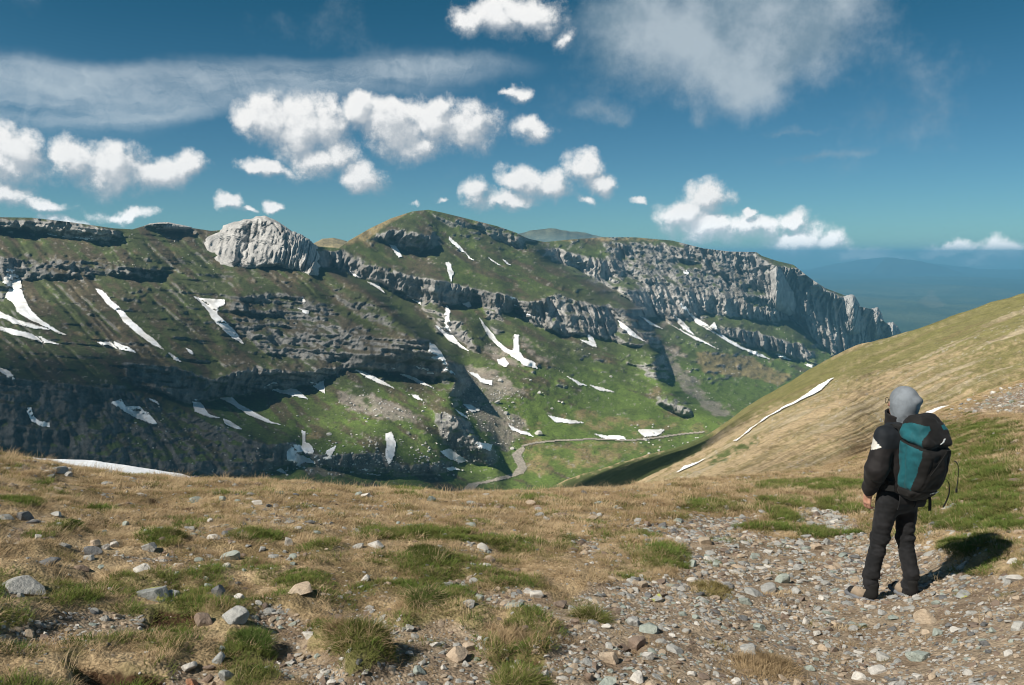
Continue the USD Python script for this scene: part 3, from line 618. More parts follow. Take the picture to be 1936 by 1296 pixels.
def overhead_cloud(name, ground, altitude, radius, density, label, seed):
    """A cloud as a heap of balls over the ground points it shades, carried up along the sun's direction."""
    r = np.random.default_rng(seed)
    g = np.asarray(ground, float)
    up = g + SUN_DIR * ((altitude - g[:, 2]) / SUN_DIR[2])[:, None]
    keep = []
    for p in up[r.permutation(len(up))]:
        if all(np.hypot(*(p - q)[:2]) > radius * .75 for q in keep): keep.append(p)
    balls = [manifold3d.Manifold.sphere(radius * s, 24).scale((1, 1, .62)).translate(tuple(p + [0, 0, radius * t])) for p in keep for s, t in [(r.uniform(.75, 1.15), r.uniform(0, .35))]]
    m = manifold3d.Manifold.batch_boolean(balls, manifold3d.OpType.Add).refine_to_length(radius * .22)
    v, f, _ = meshkit.arrays(m)
    v = v + (meshkit.fbm(v / (radius * .5), 4, seed)[:, None] - .5) * np.array([1, 1, .7]) * radius * .45
    g_ = Graph(); vol = g_.add('principled_volume', 'volume', color=(.98, .98, .98), density=density, anisotropy=0.6)
    tag(obj(name, (v, f), g_.make(name + str(seed), volume=vol)), label, None, None, 'stuff')


def over(S, polys, step):
    gx, gy = np.meshgrid(np.arange(-200, 1700, step), np.arange(600, 990, step * .55))
    k = np.zeros(gx.shape, bool)
    for p in polys: k |= inside(p, gx, gy)
    return S.at(gx[k], gy[k])


shade = over(M, [[(-200, 665), (0, 685), (120, 705), (230, 728), (330, 762), (430, 785), (540, 825), (560, 850), (620, 895), (750, 915), (860, 925), (860, 975), (300, 975), (-200, 975)]], 9)
overhead_cloud('cloud', shade, 820.0, 42.0, 0.026, 'unseen cumulus added overhead so that its shadow darkens the near cliffs', 181)
foot_shade = over(Hs, [[(1030, 945), (1130, 900), (1290, 855), (1325, 836), (1320, 852), (1250, 885), (1150, 930), (1060, 955)]], 6)
overhead_cloud('cloud', foot_shade, 820.0, 16.0, 0.12, 'small unseen cumulus added overhead whose shadow lies on the foot of the grassy hillside', 182)
mx_, my_ = np.meshgrid(np.arange(-25, 60, 9.0), np.arange(-5, 48, 9.0))
overhead_cloud('cloud', np.stack([mx_.ravel(), my_.ravel(), -8 + 0 * mx_.ravel()], 1), 820.0, 26.0, 0.0065, 'thin unseen cumulus overhead that softens the sunlight on the meadow', 183)

thin = over(M, [[(-200, 470), (250, 470), (560, 520), (720, 610), (700, 690), (520, 720), (300, 700), (0, 650), (-200, 640)]], 14)
overhead_cloud('cloud', thin, 900.0, 60.0, 0.0045, 'wide thin unseen veil added overhead that dims the grassy slope of the wall', 184)
# ------------------------------------------------------------------ crags of pale limestone standing out of the wall
def crag(name, outline, ridge_x, dist, depth, label, seed, tones, flute_w, amp):
    """A free-standing rock: front and back bulge out from its outline, the front being proudest along the line x = ridge_x."""
    o = np.array(outline, float)
    if dist is None or dist > 700: dist = float(M.at([o[:, 0].mean()], [o[:, 1].mean()], D0)[0]) * 0.995
    c = np.array([np.clip(ridge_x, o[:, 0].min() + 8, o[:, 0].max() - 8), (o[:, 1].min() + o[:, 1].max()) / 2])
    poly = shapely.Polygon(o)
    if not poly.contains(shapely.Point(c)): c = np.array(poly.representative_point().coords[0])
    na, nr = 300, 80
    ang = np.linspace(0, 2 * np.pi, na, endpoint=False)
    rad = []
    for a in ang:
        ln = shapely.LineString([c, c + 900 * np.array([np.cos(a), np.sin(a)])]).intersection(poly.exterior)
        pts = [g.coords[0] for g in getattr(ln, 'geoms', [ln]) if not g.is_empty]
        rad.append(max((np.hypot(p[0] - c[0], p[1] - c[1]) for p in pts), default=1))
    rad = gaussian_filter1d(np.array(rad), 0.6, mode='wrap') * (1 + 0.16 * fbm2(np.cos(ang) * 7, np.sin(ang) * 7, seed, 6))
    V, F = [], []
    rho = np.linspace(0, 1, nr)
    for side in (0, 1):
        R = rho[:, None] * rad[None]
        px, py = c[0] + R * np.cos(ang), c[1] + R * np.sin(ang)
        x0, x1 = o[:, 0].min(), o[:, 0].max()
        tent = np.where(px < ridge_x, (px - x0) / max(ridge_x - x0, 1), (x1 - px) / max(x1 - ridge_x, 1))
        bul = np.clip(1 - rho[:, None] ** 2.4, 0, 1) ** 0.5 * (0.35 + 0.65 * np.clip(tent, 0, 1))
        base = M.at(px, np.maximum(py, np.interp(px, M.px, M.top) + 1), D0s)
        base = base * (1 - .55 * bul) + dist * .55 * bul
        D = base + (-depth * bul if side == 0 else 0.5 * depth * bul + 6) * np.ones_like(px)
        P = ray(px, py) * D[..., None]
        al = (px + .22 * (py - c[1])) * dist / FPX
        fl = ridged(al / flute_w, P[..., 2] / (flute_w * 8), P[..., 1] / 400, seed, 5) - .5 + 0.7 * (ridged(al / (flute_w * .3), P[..., 2] / (flute_w * 2.2), P[..., 1] / 200, seed + 3, 3) - .5)
        crk = np.exp(-((meshkit.fbm(np.stack([al / (flute_w * 1.3), P[..., 1] / 300, P[..., 2] / (flute_w * 6)], -1), 4, seed + 5) - .5) / .018) ** 2)
        bk = meshkit.fbm(P / (flute_w * .9), 4, seed + 7) - .5
        pil = np.floor(al / (flute_w * .8) + 1.3 * meshkit.fbm(np.stack([al / 30, P[..., 2] / 25, 0 * al], -1), 3, seed + 9)); pil = ((np.sin(pil * 127.1 + seed) * 43758.5) % 1 - .5)
        fine = meshkit.fbm(np.stack([al / 2.5, P[..., 2] / 6, P[..., 1] / 60], -1), 3, seed + 15) - .5
        push = -((fl * .75 + .55 * pil + .5 * fine) * amp - crk * amp * .35 + bk * amp * .35) * np.clip((1 - rho[:, None]) * 6, 0, 1)
        P = P + ray(px, py) * (1.25 * push)[..., None]
        P[..., 2] += 0.15 * amp * bk * np.clip((1 - rho[:, None]) * 6, 0.3, 1)
        b = len(V) and len(V[0]) or 0
        V.append(P.reshape(-1, 3))
        i, j = np.meshgrid(np.arange(nr - 1), np.arange(na), indexing='ij')
        k, k2 = i * na + j, i * na + (j + 1) % na
        q = np.vstack([np.stack([k, k + na, k2], -1).reshape(-1, 3), np.stack([k2, k + na, k2 + na], -1).reshape(-1, 3)]) + b
        F.append(q if side else q[:, ::-1])
    P = np.vstack(V)
    al = P[:, 0] * .8 + P[:, 1] * .6
    t = np.clip(0.62 + 0.9 * (meshkit.fbm(np.stack([al / 7, P[:, 1] / 30, P[:, 2] / 22], -1), 5, seed + 11) - .5) + .5 * (meshkit.fbm(P / 30, 4, seed + 12) - .5), 0, 1)
    colr = lerp(tones[0], tones[1], t)
    m = trimesh.Trimesh(P, np.vstack(F), process=False)
    p = obj(name, m, MAT_ROCK, smooth=True, albedo=colr)
    return tag(p, label, 'rock')


D0s = gaussian_filter(D0, (6, 6))
MAT_ROCK = terrain_material('limestone', 0.7, 0.4, 1.6, strength=0.8)
PALE = ((0.12, 0.12, 0.12), (0.42, 0.41, 0.395))
crag('limestone_crag', c1([(918, 195), (932, 168), (1000, 142), (1018, 112), (1080, 92), (1150, 79), (1205, 66), (1240, 84), (1270, 100), (1310, 130), (1370, 155), (1420, 185), (1445, 215), (1458, 290), (1452, 345), (1400, 335), (1330, 312), (1250, 296), (1150, 302), (1060, 304), (985, 288), (925, 245)]), 552, 835, 48,
     'huge pale limestone dome bulging out of the ridge, wider than it is tall', 201, PALE, 15, 17)
crag('limestone_pinnacle', c3([(524, 215), (530, 190), (560, 196), (590, 225), (612, 275), (640, 320), (655, 380), (650, 425), (600, 425), (560, 405), (528, 392), (522, 300)]), 1236 + 556 / 2.4, None, 75,
     'tall rock tower with one bright flank standing out of the far cliffs', 202, PALE, 22, 9)
crag('rock_spire', c3([(842, 365), (862, 340), (885, 332), (910, 336), (930, 365), (945, 400), (962, 460), (940, 520), (880, 510), (850, 460)]), 1236 + 905 / 2.4, None, 50, 'broad pale rock spire, first of the group at the far end of the ridge', 203, PALE, 15, 11)
crag('rock_spire', c3([(965, 420), (985, 395), (1018, 388), (1035, 415), (1045, 455), (1040, 520), (1000, 540), (965, 500)]), 1236 + 1012 / 2.4, None, 45, 'jagged dark topped rock spire between two paler spires at the ridge end', 204, PALE, 14, 11)
crag('rock_spire', c3([(1040, 480), (1060, 458), (1085, 455), (1108, 475), (1122, 500), (1115, 545), (1060, 560), (1035, 530)]), 1236 + 1085 / 2.4, None, 45, 'lowest rock spire, last of the ridge just above the grassy hillside', 205, PALE, 13, 10)
crag('skyline_outcrop', c1([(645, 118), (680, 104), (720, 98), (765, 97), (800, 105), (840, 112), (880, 122), (840, 130), (760, 132), (690, 128)]), 315, 905, 14, 'low pale rock outcrop on the grassy skyline beside the limestone dome', 206, PALE, 9, 3)

# ------------------------------------------------------------------ snow patches, each draped over the ground it lies on
g_ = Graph(); p_ = g_.pos()
n_ = g_.noise(p_, 0.30, 6.0, 0.65)
n2_ = g_.noise(p_, 0.05, 4.0, 0.6)
c_ = g_.mix(g_.rng(n2_, 0.42, 0.68), (0.80, 0.82, 0.85), (0.58, 0.57, 0.55))
MAT_SNOW = g_.make('snow', surface=g_.add('principled_bsdf', 'BSDF', base_color=c_, roughness=0.7, specular_ior_level=0.2, normal=g_.bump(n_, 0.5, 0.8)))


def drape(S, poly, o, rough=3.4, smooth=1.2, seed=0):
    if not hasattr(S, 'wob'): S.wob = fbm2(S.PX / 9, S.PY / 7, 300, 4) * 2, fbm2(S.PX / 8 + 40, S.PY / 6, 301, 4) * 2
    wxn, wyn = rough * S.wob[0], rough * S.wob[1]
    m = np.zeros(S.PX.shape, bool)
    for p in (poly if isinstance(poly[0][0], (tuple, list)) else [poly]):
        xs, ys = [q[0] for q in p], [q[1] for q in p]
        a0, a1 = np.searchsorted(S.px, [min(xs) - 12, max(xs) + 12])
        sl = slice(max(a0, 0), a1)
        m[sl] |= inside(p, S.PX[sl] + wxn[sl], S.PY[sl] + wyn[sl])
    k = np.where(m)
    if not len(k[0]): return None
    i0, i1, j0, j1 = max(k[0].min() - 8, 0), k[0].max() + 9, max(k[1].min() - 8, 0), k[1].max() + 9
    P, Nn, Dd, m = S.P[i0:i1, j0:j1], S.N[i0:i1, j0:j1], S.D[i0:i1, j0:j1], m[i0:i1, j0:j1]
    Ps = np.stack([gaussian_filter(P[..., c], smooth) for c in range(3)], -1)
    up = np.maximum(((P - Ps) * Nn).sum(-1), 0)
    Q = Ps + Nn * (up + o * Dd / 1000)[..., None]
    a, b = m.shape
    mm = m[:-1, :-1]
    i, j = np.where(mm)
    kk = i * b + j
    F = np.vstack([np.stack([kk, kk + b, kk + b + 1], 1), np.stack([kk, kk + b + 1, kk + 1], 1)])
    t = trimesh.Trimesh(Q.reshape(-1, 3), F, process=False); t.remove_unreferenced_vertices()
    return t


SNOW = [
    (c1([(30, 305), (75, 315), (90, 360), (100, 420), (130, 490), (180, 540), (240, 580), (300, 615), (260, 605), (190, 570), (130, 545), (80, 510), (60, 470), (25, 440), (40, 400), (10, 375), (25, 340)]), 'widest snow tongue, curving down the gully at the near end of the wall'),
    (c1([(-20, 500), (60, 536), (150, 566), (232, 592), (150, 584), (60, 560), (-20, 525)]), 'thin snow stripe just under the widest snow tongue'),
    (c1([(-20, 568), (100, 597), (200, 627), (268, 657), (180, 645), (90, 619), (-20, 585)]), 'lower of two thin snow stripes under the widest snow tongue'),
    (c1([(430, 403), (462, 408), (502, 455), (543, 488), (583, 538), (642, 590), (702, 640), (740, 677), (690, 660), (630, 614), (568, 562), (525, 502), (478, 467)]), 'long straight snow streak in a gully of the grassy slope'),
    (c1([(875, 438), (940, 448), (1020, 455), (1017, 477), (985, 490), (985, 520), (1030, 563), (1077, 610), (1104, 657), (1060, 632), (1010, 592), (960, 542), (945, 510), (910, 472)]), 'hooked snow patch, wide at the top, below the limestone dome'),
    (c1([(432, 648), (500, 643), (550, 653), (590, 673), (618, 698), (570, 684), (510, 667)]), 'flat snow patch on the terrace edge below the long snow streak'),
    (c1([(752, 690), (790, 708), (824, 738), (786, 724)]), 'short snow dash ending the long snow streak'),
    (c1([(840, 672), (865, 683), (878, 704), (852, 695)]), 'tiny snow dash on the terrace below the hooked snow patch'),
    (c1([(506, 918), (545, 906), (570, 938), (620, 935), (662, 960), (702, 1000), (726, 1030), (680, 1012), (620, 992), (556, 957)]), 'broad snow patch in the dark hollow under the terrace'),
    (c1([(868, 908), (895, 901), (917, 930), (942, 970), (1002, 994), (950, 988), (880, 962)]), 'ragged snow patch in a cleft below the terrace cliff'),
    (c1([(1010, 993), (1042, 1004), (1100, 1044), (1060, 1038), (1012, 1014)]), 'small snow patch downhill of the ragged snow patch'),
    (c1([(992, 900), (1045, 888), (1082, 928), (1152, 963), (1232, 1008), (1294, 1027), (1200, 1009), (1120, 974), (1050, 928)]), 'slender snow tongue running down from the foot of the terrace cliff'),
    (c1([(1192, 845), (1240, 826), (1290, 848), (1342, 858), (1394, 904), (1320, 888), (1260, 873)]), 'snow patch tucked against the foot of the terrace cliff'),
    (c1([(1402, 823), (1440, 832), (1467, 813), (1475, 880), (1438, 862)]), 'triangular snow patch hanging from the terrace cliff'),
    (c1([(112, 938), (137, 943), (152, 983), (192, 1008), (222, 1010), (228, 1032), (180, 1025), (142, 1002)]), 'boot shaped snow patch low on the dark cliffs'),
    (c1([(-10, 752), (40, 778), (70, 822), (40, 808), (-10, 775)]), 'snow patch high on the dark cliffs at their near end'),
    (c1([(178, 138), (230, 148), (292, 143), (297, 164), (240, 162)]), 'upper snow bank under the summit cliff'),
    (c1([(313, 167), (400, 163), (464, 155), (410, 184)]), 'long snow bank under the end of the summit cliff'),
    ([c1([(1365, 1048), (1387, 1050), (1382, 1095), (1417, 1118), (1422, 1155), (1465, 1170), (1482, 1135), (1525, 1113), (1502, 1170), (1492, 1207), (1430, 1197), (1380, 1192), (1350, 1207), (1300, 1182), (1296, 1140), (1330, 1108), (1370, 1115)])], 'large torn snow patch around dark rocks at the valley floor'),
    (c1([(1210, 1195), (1250, 1193), (1299, 1242), (1270, 1237)]), 'small snow patch beneath the large torn one'),
    (c1([(668, 898), (700, 908), (724, 932), (690, 917)]), 'little snow patch above the broad one in the dark hollow'),
    (c2([(112, 1130), (160, 1116), (215, 1133), (257, 1113), (287, 1150), (260, 1164), (200, 1152)]), 'snow patch on the dark valley floor, between the torn one and the upright one'),
    (c2([(148, 711), (200, 728), (270, 763), (322, 797), (260, 777), (198, 747)]), 'snow streak at the grassy foot of the shaded shoulder'),
    (c1([(1363, 433), (1387, 460), (1378, 474)]), 'tiny snow fleck in the rocks under the limestone dome'),
    (c1([(1348, 488), (1402, 500), (1397, 519)]), 'small snow fleck on the rock bands under the limestone dome'),
    (c2([(301, 190), (327, 192), (357, 242), (340, 245), (318, 215)]), 'short snow patch under the crags of the summit'),
    (c2([(548, 150), (582, 180), (612, 210), (628, 230), (590, 207), (558, 177)]), 'narrow snow streak falling from the summit shoulder'),
    (c2([(622, 226), (667, 257), (640, 247)]), 'small snow streak below the one from the summit shoulder'),
    (c2([(713, 236), (777, 282), (740, 264)]), 'thin slanting snow streak high on the grassy slope right of the summit'),
    (c2([(778, 248), (817, 277), (795, 270)]), 'tiny snow streak beside the topmost slanting one'),
    (c2([(538, 260), (557, 265), (572, 310), (562, 352), (550, 312)]), 'thread of snow in the cleft of the middle cliff'),
    (c2([(543, 443), (558, 470), (552, 530), (567, 560), (592, 600), (644, 642), (600, 622), (550, 592), (493, 530), (538, 538), (536, 480)]), 'long snow tongue pouring out of the middle cliff'),
    (c2([(678, 493), (702, 525), (742, 568), (762, 600), (802, 628), (825, 636), (830, 568), (847, 570), (852, 640), (872, 668), (917, 688), (928, 715), (870, 697), (828, 667), (770, 627), (723, 582), (708, 560)]), 'forked snow tongue, largest on the green slope under the middle cliff'),
    (c2([(757, 675), (790, 666), (807, 690), (796, 707), (763, 694)]), 'rounded snow patch below the forked snow tongue'),
    (c2([(808, 406), (832, 415), (862, 455), (918, 502), (870, 477), (828, 440)]), 'curved snow streak beside the middle cliff'),
    (c2([(1138, 565), (1162, 583), (1180, 624), (1145, 614), (1105, 590), (1142, 597)]), 'wedge of snow at the foot of the buttress'),
    (c2([(378, 406), (420, 418), (442, 442), (415, 434)]), 'small snow patch on the saddle beneath the middle cliff'),
    (c2([(470, 605), (492, 610), (520, 645), (545, 690), (575, 737), (530, 717), (488, 682), (468, 650)]), 'shaded snow gully on the shoulder that throws the big shadow'),
    (c2([(400, 690), (440, 690), (475, 720), (525, 745), (460, 738)]), 'shaded snow strip beside the snow gully of the shoulder'),
    (c2([(635, 726), (670, 733), (692, 753), (737, 763), (737, 784), (690, 772)]), 'ragged snow strip on the boulder field'),
    (c2([(298, 698), (380, 733), (492, 797), (420, 773), (350, 738)]), 'long thin snow streak under the shaded shoulder'),
    (c2([(284, 990), (310, 981), (330, 1030), (322, 1080), (300, 1117), (285, 1080), (288, 1030)]), 'upright oval snow patch among dark rocks near the valley floor'),
    (c2([(513, 1060), (560, 1053), (602, 1083), (647, 1099), (600, 1110), (548, 1092)]), 'snow patch on the rocky knoll close to the stream'),
    (c2([(648, 1025), (700, 1026), (737, 1030), (727, 1060), (688, 1047)]), 'streaky snow patch on the far side of the rocky knoll'),
    (c2([(608, 860), (650, 868), (685, 890), (650, 897)]), 'snow patch behind the rocky knoll, upper of two'),
    (c2([(573, 880), (620, 908), (642, 927), (600, 907)]), 'narrow snow patch behind the rocky knoll, lower of two'),
    (c2([(970, 908), (1010, 918), (1060, 928), (1129, 943), (1060, 945), (998, 937)]), 'flat snow strip in the middle of the green valley'),
    (c2([(1163, 988), (1220, 996), (1290, 998), (1302, 1013), (1220, 1012)]), 'snow strip lying along the track'),
    (c2([(1348, 970), (1400, 970), (1465, 970), (1430, 997), (1380, 1002)]), 'snow patch where the track meets the hillside'),
    (c2([(1048, 743), (1080, 758), (1142, 788), (1100, 784)]), 'snow strip on the green bench, left one of a pair'),
    (c2([(1148, 783), (1200, 793), (1254, 813), (1190, 807)]), 'snow strip on the green bench, right one of a pair'),
    (c2([(803, 948), (830, 963), (890, 983), (912, 1002), (860, 987), (813, 970)]), 'thin curved snow strip leading to the white boulder'),
    (c2([(393, 823), (420, 826), (442, 847), (413, 842)]), 'little snow patch on the green slope under the shoulder'),
    (c2([(528, 1130), (570, 1128), (602, 1140), (560, 1145)]), 'small flat snow patch nearest the stream bed'),
    (c2([(1263, 503), (1310, 538), (1388, 602), (1330, 577), (1278, 537)]), 'shaded snow streak beside the buttress'),
    (c2([(1358, 488), (1410, 518), (1457, 545), (1400, 527)]), 'snow streak on the green apron of the far wall, nearest the buttress'),
    (c2([(1498, 483), (1530, 508), (1566, 547), (1530, 527)]), 'steep snow streak under the far cliffs, beside the dark gully'),
    (c2([(208, 346), (255, 356), (283, 397), (240, 370)]), 'snow patch under the cliff next to the limestone dome'),
    (c2([(138, 301), (182, 331), (150, 322)]), 'small snow wedge at the foot of the cliff by the limestone dome'),
    (c2([(608, 438), (640, 426), (650, 450), (633, 457)]), 'small snow patch in a notch of the middle cliff'),
    (c3([(148, 408), (200, 443), (250, 478), (273, 458), (287, 500), (332, 533), (402, 573), (482, 603), (532, 630), (450, 604), (358, 564), (268, 509), (188, 462)]), 'very long thin snow streak on the apron of the far wall'),
    (c3([(83, 423), (132, 458), (182, 517), (130, 489)]), 'short snow streak on the apron of the far wall'),
    (c3([(58, 458), (120, 493), (200, 531), (292, 582), (180, 535)]), 'faint snow streak on the apron of the far wall, lowest of three'),
    (c3([(537, 588), (580, 603), (624, 634), (570, 617)]), 'snow patch under the lower cliff band of the far wall'),
    (c3([(678, 648), (717, 654), (712, 668)]), 'tiny snow patch on the valley grass by the hillside edge'),
    (c3([(118, 366), (150, 400), (157, 414), (122, 397)]), 'bluish shaded snow in a gully of the far cliffs'),
    (c3([(132, 226), (155, 223), (157, 242), (138, 242)]), 'dot of snow high on the far wall'),
]
for k_, (poly, label) in enumerate(SNOW):
    t = drape(M, poly, 0.9, 1.6, seed=k_)
    if t is not None: tag(obj('snow_patch', t, MAT_SNOW, smooth=True), label, 'snow', 'snow patches left on the mountain')
for k_, (poly, label) in enumerate([
    (c3([(335, 1005), (400, 970), (470, 920), (560, 860), (640, 810), (720, 760), (790, 715), (828, 705), (800, 735), (740, 780), (660, 825), (600, 855), (520, 900), (430, 960), (370, 998)]), 'long bright snow strip lying on the dry hillside'),
    (c3([(85, 1145), (140, 1105), (200, 1080), (245, 1060), (250, 1068), (180, 1105), (120, 1135)]), 'short snow strip low on the hillside by its shaded foot'),
    (c3([(1130, 925), (1210, 880), (1270, 855), (1330, 838), (1385, 828), (1385, 850), (1300, 885), (1200, 935)]), 'snow strip behind the backpack, above the stony rim')]):
    poly = list(shapely.Polygon(poly).buffer(-1.4 if k_ < 2 else 0).exterior.coords) if shapely.Polygon(poly).buffer(-1.4).geom_type == 'Polygon' else poly
    t = drape(Hs, poly, 1.4, 1.2, seed=80 + k_)
    if t is not None: tag(obj('snow_patch', t, MAT_SNOW, smooth=True), label, 'snow', 'snow strips on the dry hillside')

# ------------------------------------------------------------------ the stream bed and the track on the valley floor
g_ = Graph(); p_ = g_.pos()
c_ = g_.mix(g_.rng(g_.noise(p_, 0.5, 5.0, 0.7), 0.3, 0.7), (0.17, 0.15, 0.12), (0.34, 0.31, 0.26))
MAT_BED = g_.make('stream_gravel', surface=g_.add('principled_bsdf', 'BSDF', base_color=c_, roughness=0.85))
BED = [[(868, 932), (885, 916), (915, 911), (945, 904), (968, 897), (978, 885), (972, 872), (966, 862), (978, 850), (990, 845), (992, 852), (984, 862), (990, 874), (996, 886), (990, 897), (970, 903), (940, 911), (905, 918), (890, 932)]]
TRACK_ = [[(985, 843), (1010, 837), (1060, 832), (1120, 830), (1180, 832), (1215, 831), (1260, 824), (1290, 821), (1330, 817), (1330, 820), (1290, 824.5), (1262, 828), (1216, 835), (1180, 836), (1120, 834), (1060, 836), (1012, 841), (990, 847)]]
tag(obj('stream_bed', drape(M, BED, 0.5, 1.2, seed=90), MAT_BED, smooth=True), 'pale braided gravel bed of the stream on the valley floor', None, None, 'structure')
tl = shapely.LineString([(986, 845), (1011, 839), (1060, 834), (1120, 832), (1180, 834), (1216, 833), (1261, 826), (1290, 822.5), (1330, 818.5)])
TRACK = [list(tl.buffer(1.5).exterior.coords)]
tag(obj('track', drape(M, TRACK, 0.7, 0.5, seed=91), MAT_BED, smooth=True), 'pale track curving along the green valley floor', None, None, 'structure')

# the snowfield just behind the crest of the meadow: a bank of old snow with its own thickness
cx = np.linspace(60, 372, 120)
cy = polyline([(60, 864), (79, 867), (125, 868.5), (175, 871.5), (233, 879), (292, 888), (345, 896), (372, 906)], cx) + 0.7 * fbm2(cx / 14, cx * 0, 95, 4)
cr = np.interp(cx, npx, crest)
rows = np.linspace(-7, 0, 10)
tt = np.linspace(0, 1, 10)
bPX = np.repeat(cx[:, None], 10, 1); bPY = (cr + 14)[:, None] * (1 - tt) + cy[:, None] * tt
bD = np.interp(cx, npx, cdist)[:, None] * (1.10 + 0.5 * tt[None] ** 1.5)
bP = ray(bPX, bPY) * bD[..., None]
bP[..., 2] += 0.05 * fbm2(bP[..., 0] * 1.2, bP[..., 1] * 1.2, 96, 4)
low = bP[:, ::-1].copy(); low[..., 2] -= 0.9
ring = np.concatenate([bP, low], 1)
a_, b_ = ring.shape[:2]
i_, j_ = np.meshgrid(np.arange(a_ - 1), np.arange(b_), indexing='ij')
k0, k1 = i_ * b_ + j_, i_ * b_ + (j_ + 1) % b_
tag(obj('snow_bank', (ring.reshape(-1, 3), np.vstack([np.stack([k0, k0 + b_, k1 + b_], -1).reshape(-1, 3), np.stack([k0, k1 + b_, k1], -1).reshape(-1, 3)])), MAT_SNOW, smooth=35), 'old grey white snow bank just behind the crest of the dry meadow', 'snow')

# ------------------------------------------------------------------ boulders strewn over the valley
rng = np.random.default_rng(7)


def stone_mesh(seed, sub=2, squash=(1, 1, 1), cuts=12, rough=0.06):
    """An angular stone about 1 across: a ball cut by planes, then worn."""
    r = np.random.default_rng(seed)
    m = trimesh.creation.icosphere(sub)
    v = m.vertices.copy()
    for _ in range(cuts):
        n = r.normal(size=3); n /= np.linalg.norm(n); h = r.uniform(0.38, 0.82)
        d = v @ n; v = v - np.maximum(d - h, 0)[:, None] * n * 0.96
    v *= 1 + rough * 2 * (meshkit.fbm(v * 2.2 + seed, 3, seed) - 0.5)[:, None]
    v *= np.array(squash) / np.ptp(v, axis=0).max()
    return trimesh.Trimesh(v, m.faces, process=False)


def stone_material(name, a, b, c, spots=None, scale=6.0):
    g = Graph(); p = g.add('texture_coordinate', 'object'); r = g.add('object_info', 'random')
    off = g.add('combine_xyz', 'vector', x=g.math('multiply', r, 37.0), y=g.math('multiply', r, 11.0), z=r)
    p = g.vmath('add', p, off)
    n = g.noise(p, scale, 5.0, 0.65); n2 = g.noise(p, scale * 5, 4.0, 0.7)
    cl = g.mix(g.rng(n, 0.32, 0.68), a, b)
    cl = g.mix(g.rng(r, 0.2, 1.0), cl, g.mix(0.5, cl, c))
    k = g.rng(n2, 0.2, 0.8, 0.7, 1.3, False)
    cl = g.vmath('multiply', cl, g.add('combine_xyz', 'vector', x=k, y=k, z=k))
    if spots: cl = g.mix(g.rng(g.noise(p, scale * .7, 5.0, 0.7), 0.54, 0.62), cl, spots)
    s = g.add('principled_bsdf', 'BSDF', base_color=cl, roughness=0.85, specular_ior_level=0.25, normal=g.bump(g.math('add', n2, n), 0.5, 0.06))
    return g.make(name, surface=s)


MAT_BOULDER = stone_material('pale_boulder', (0.42, 0.41, 0.39), (0.26, 0.26, 0.25), (0.55, 0.53, 0.5), scale=3.0)
big = [(c2([(935, 990)])[0], 15, 'large white boulder beside the bend of the track, biggest in the valley'), (c2([(798, 900)])[0], 11, 'white boulder standing alone at the edge of the boulder field'), (c2([(760, 856)])[0], 12, 'flat pale boulder in the middle of the boulder field'),
       (c2([(937, 815)])[0], 9, 'pale boulder on the green slope above the flat snow strip'), (c2([(1035, 855)])[0], 9, 'pale boulder on bare ground above the flat snow strip'), (c2([(770, 765)])[0], 12, 'grey boulder beside the ragged snow strip'), (c2([(825, 1050)])[0], 9, 'pale boulder at the head of the stream bed'), (c2([(1385, 1012)])[0], 10, 'pale boulder under the snow where the track meets the hillside'), (c2([(50, 990)])[0], 10, 'dark edged boulder above the large torn snow patch')]
for (x, y), s, label in big:
    P = M.at([x], [y])[0]; D = float(M.at([x], [y], M.D)[0]); sz = s * D / FPX
    m = stone_mesh(int(x), 3, (1, 0.85, 0.75)); m.apply_scale(sz); m.apply_translation(P + [0, 0, 0.18 * sz])
    tag(obj('boulder', m, MAT_BOULDER, smooth=25), label, 'boulder', 'boulders on the valley floor')
allv = [c2([(825, 855), (345, 885), (250, 910), (200, 920), (610, 1025), (765, 1030), (1150, 648), (1240, 745), (445, 890), (330, 880), (680, 835), (760, 745), (810, 870), (900, 760), (1020, 850), (990, 880), (545, 905), (560, 930), (385, 985), (1420, 985)])]
SMALL = []
for x, y in allv[0]:
    P = M.at([x], [y])[0]; D = float(M.at([x], [y], M.D)[0]); sz = rng.uniform(4.5, 7.5) * D / FPX
    m = stone_mesh(int(x) + 3, 2, (1, 0.8, 0.7)); m.apply_scale(sz); m.apply_translation(P + [0, 0, 0.18 * sz])
    SMALL.append((obj('boulder', m, MAT_BOULDER, smooth=25), x, y))
pv, pf, nv = [], [], 0
protos_b = [stone_mesh(s, 1, (1, 0.8, 0.7)) for s in range(6)]
zones = [((640, 735, 1000, 880), 620, 2.6), ((540, 830, 940, 900), 420, 3.6), ((1180, 800, 1380, 870), 160, 3.0), ((880, 640, 1420, 800), 420, 2.0), ((200, 440, 420, 520), 90, 2.0), ((240, 770, 700, 900), 200, 2.4), ((1200, 620, 1520, 760), 200, 1.8)]
for (x0, y0, x1, y1), n, s in zones:
    x, y = rng.uniform(x0, x1, n), rng.uniform(y0, y1, n)
    P = M.at(x, y); D = M.at(x, y, M.D); keep = rng.random(n) < np.clip(0.35 + M.at(x, y, scr) + 0.5 * (M.at(x, y, rock) > .4), 0, 1)
    for p, d in zip(P[keep], D[keep]):
        m = protos_b[rng.integers(6)]; sz = s * d / FPX * rng.uniform(0.6, 1.5) ** 1.5
        a = rng.uniform(0, 6.28); R = np.array([[np.cos(a), -np.sin(a), 0], [np.sin(a), np.cos(a), 0], [0, 0, 1]])
        pv.append(m.vertices @ R.T * sz + p + [0, 0, 0.15 * sz]); pf.append(m.faces + nv); nv += len(m.vertices)
tag(obj('scattered_rocks', (np.vstack(pv), np.vstack(pf)), MAT_BOULDER), 'countless small pale rocks strewn below the cliffs', None, None, 'stuff')
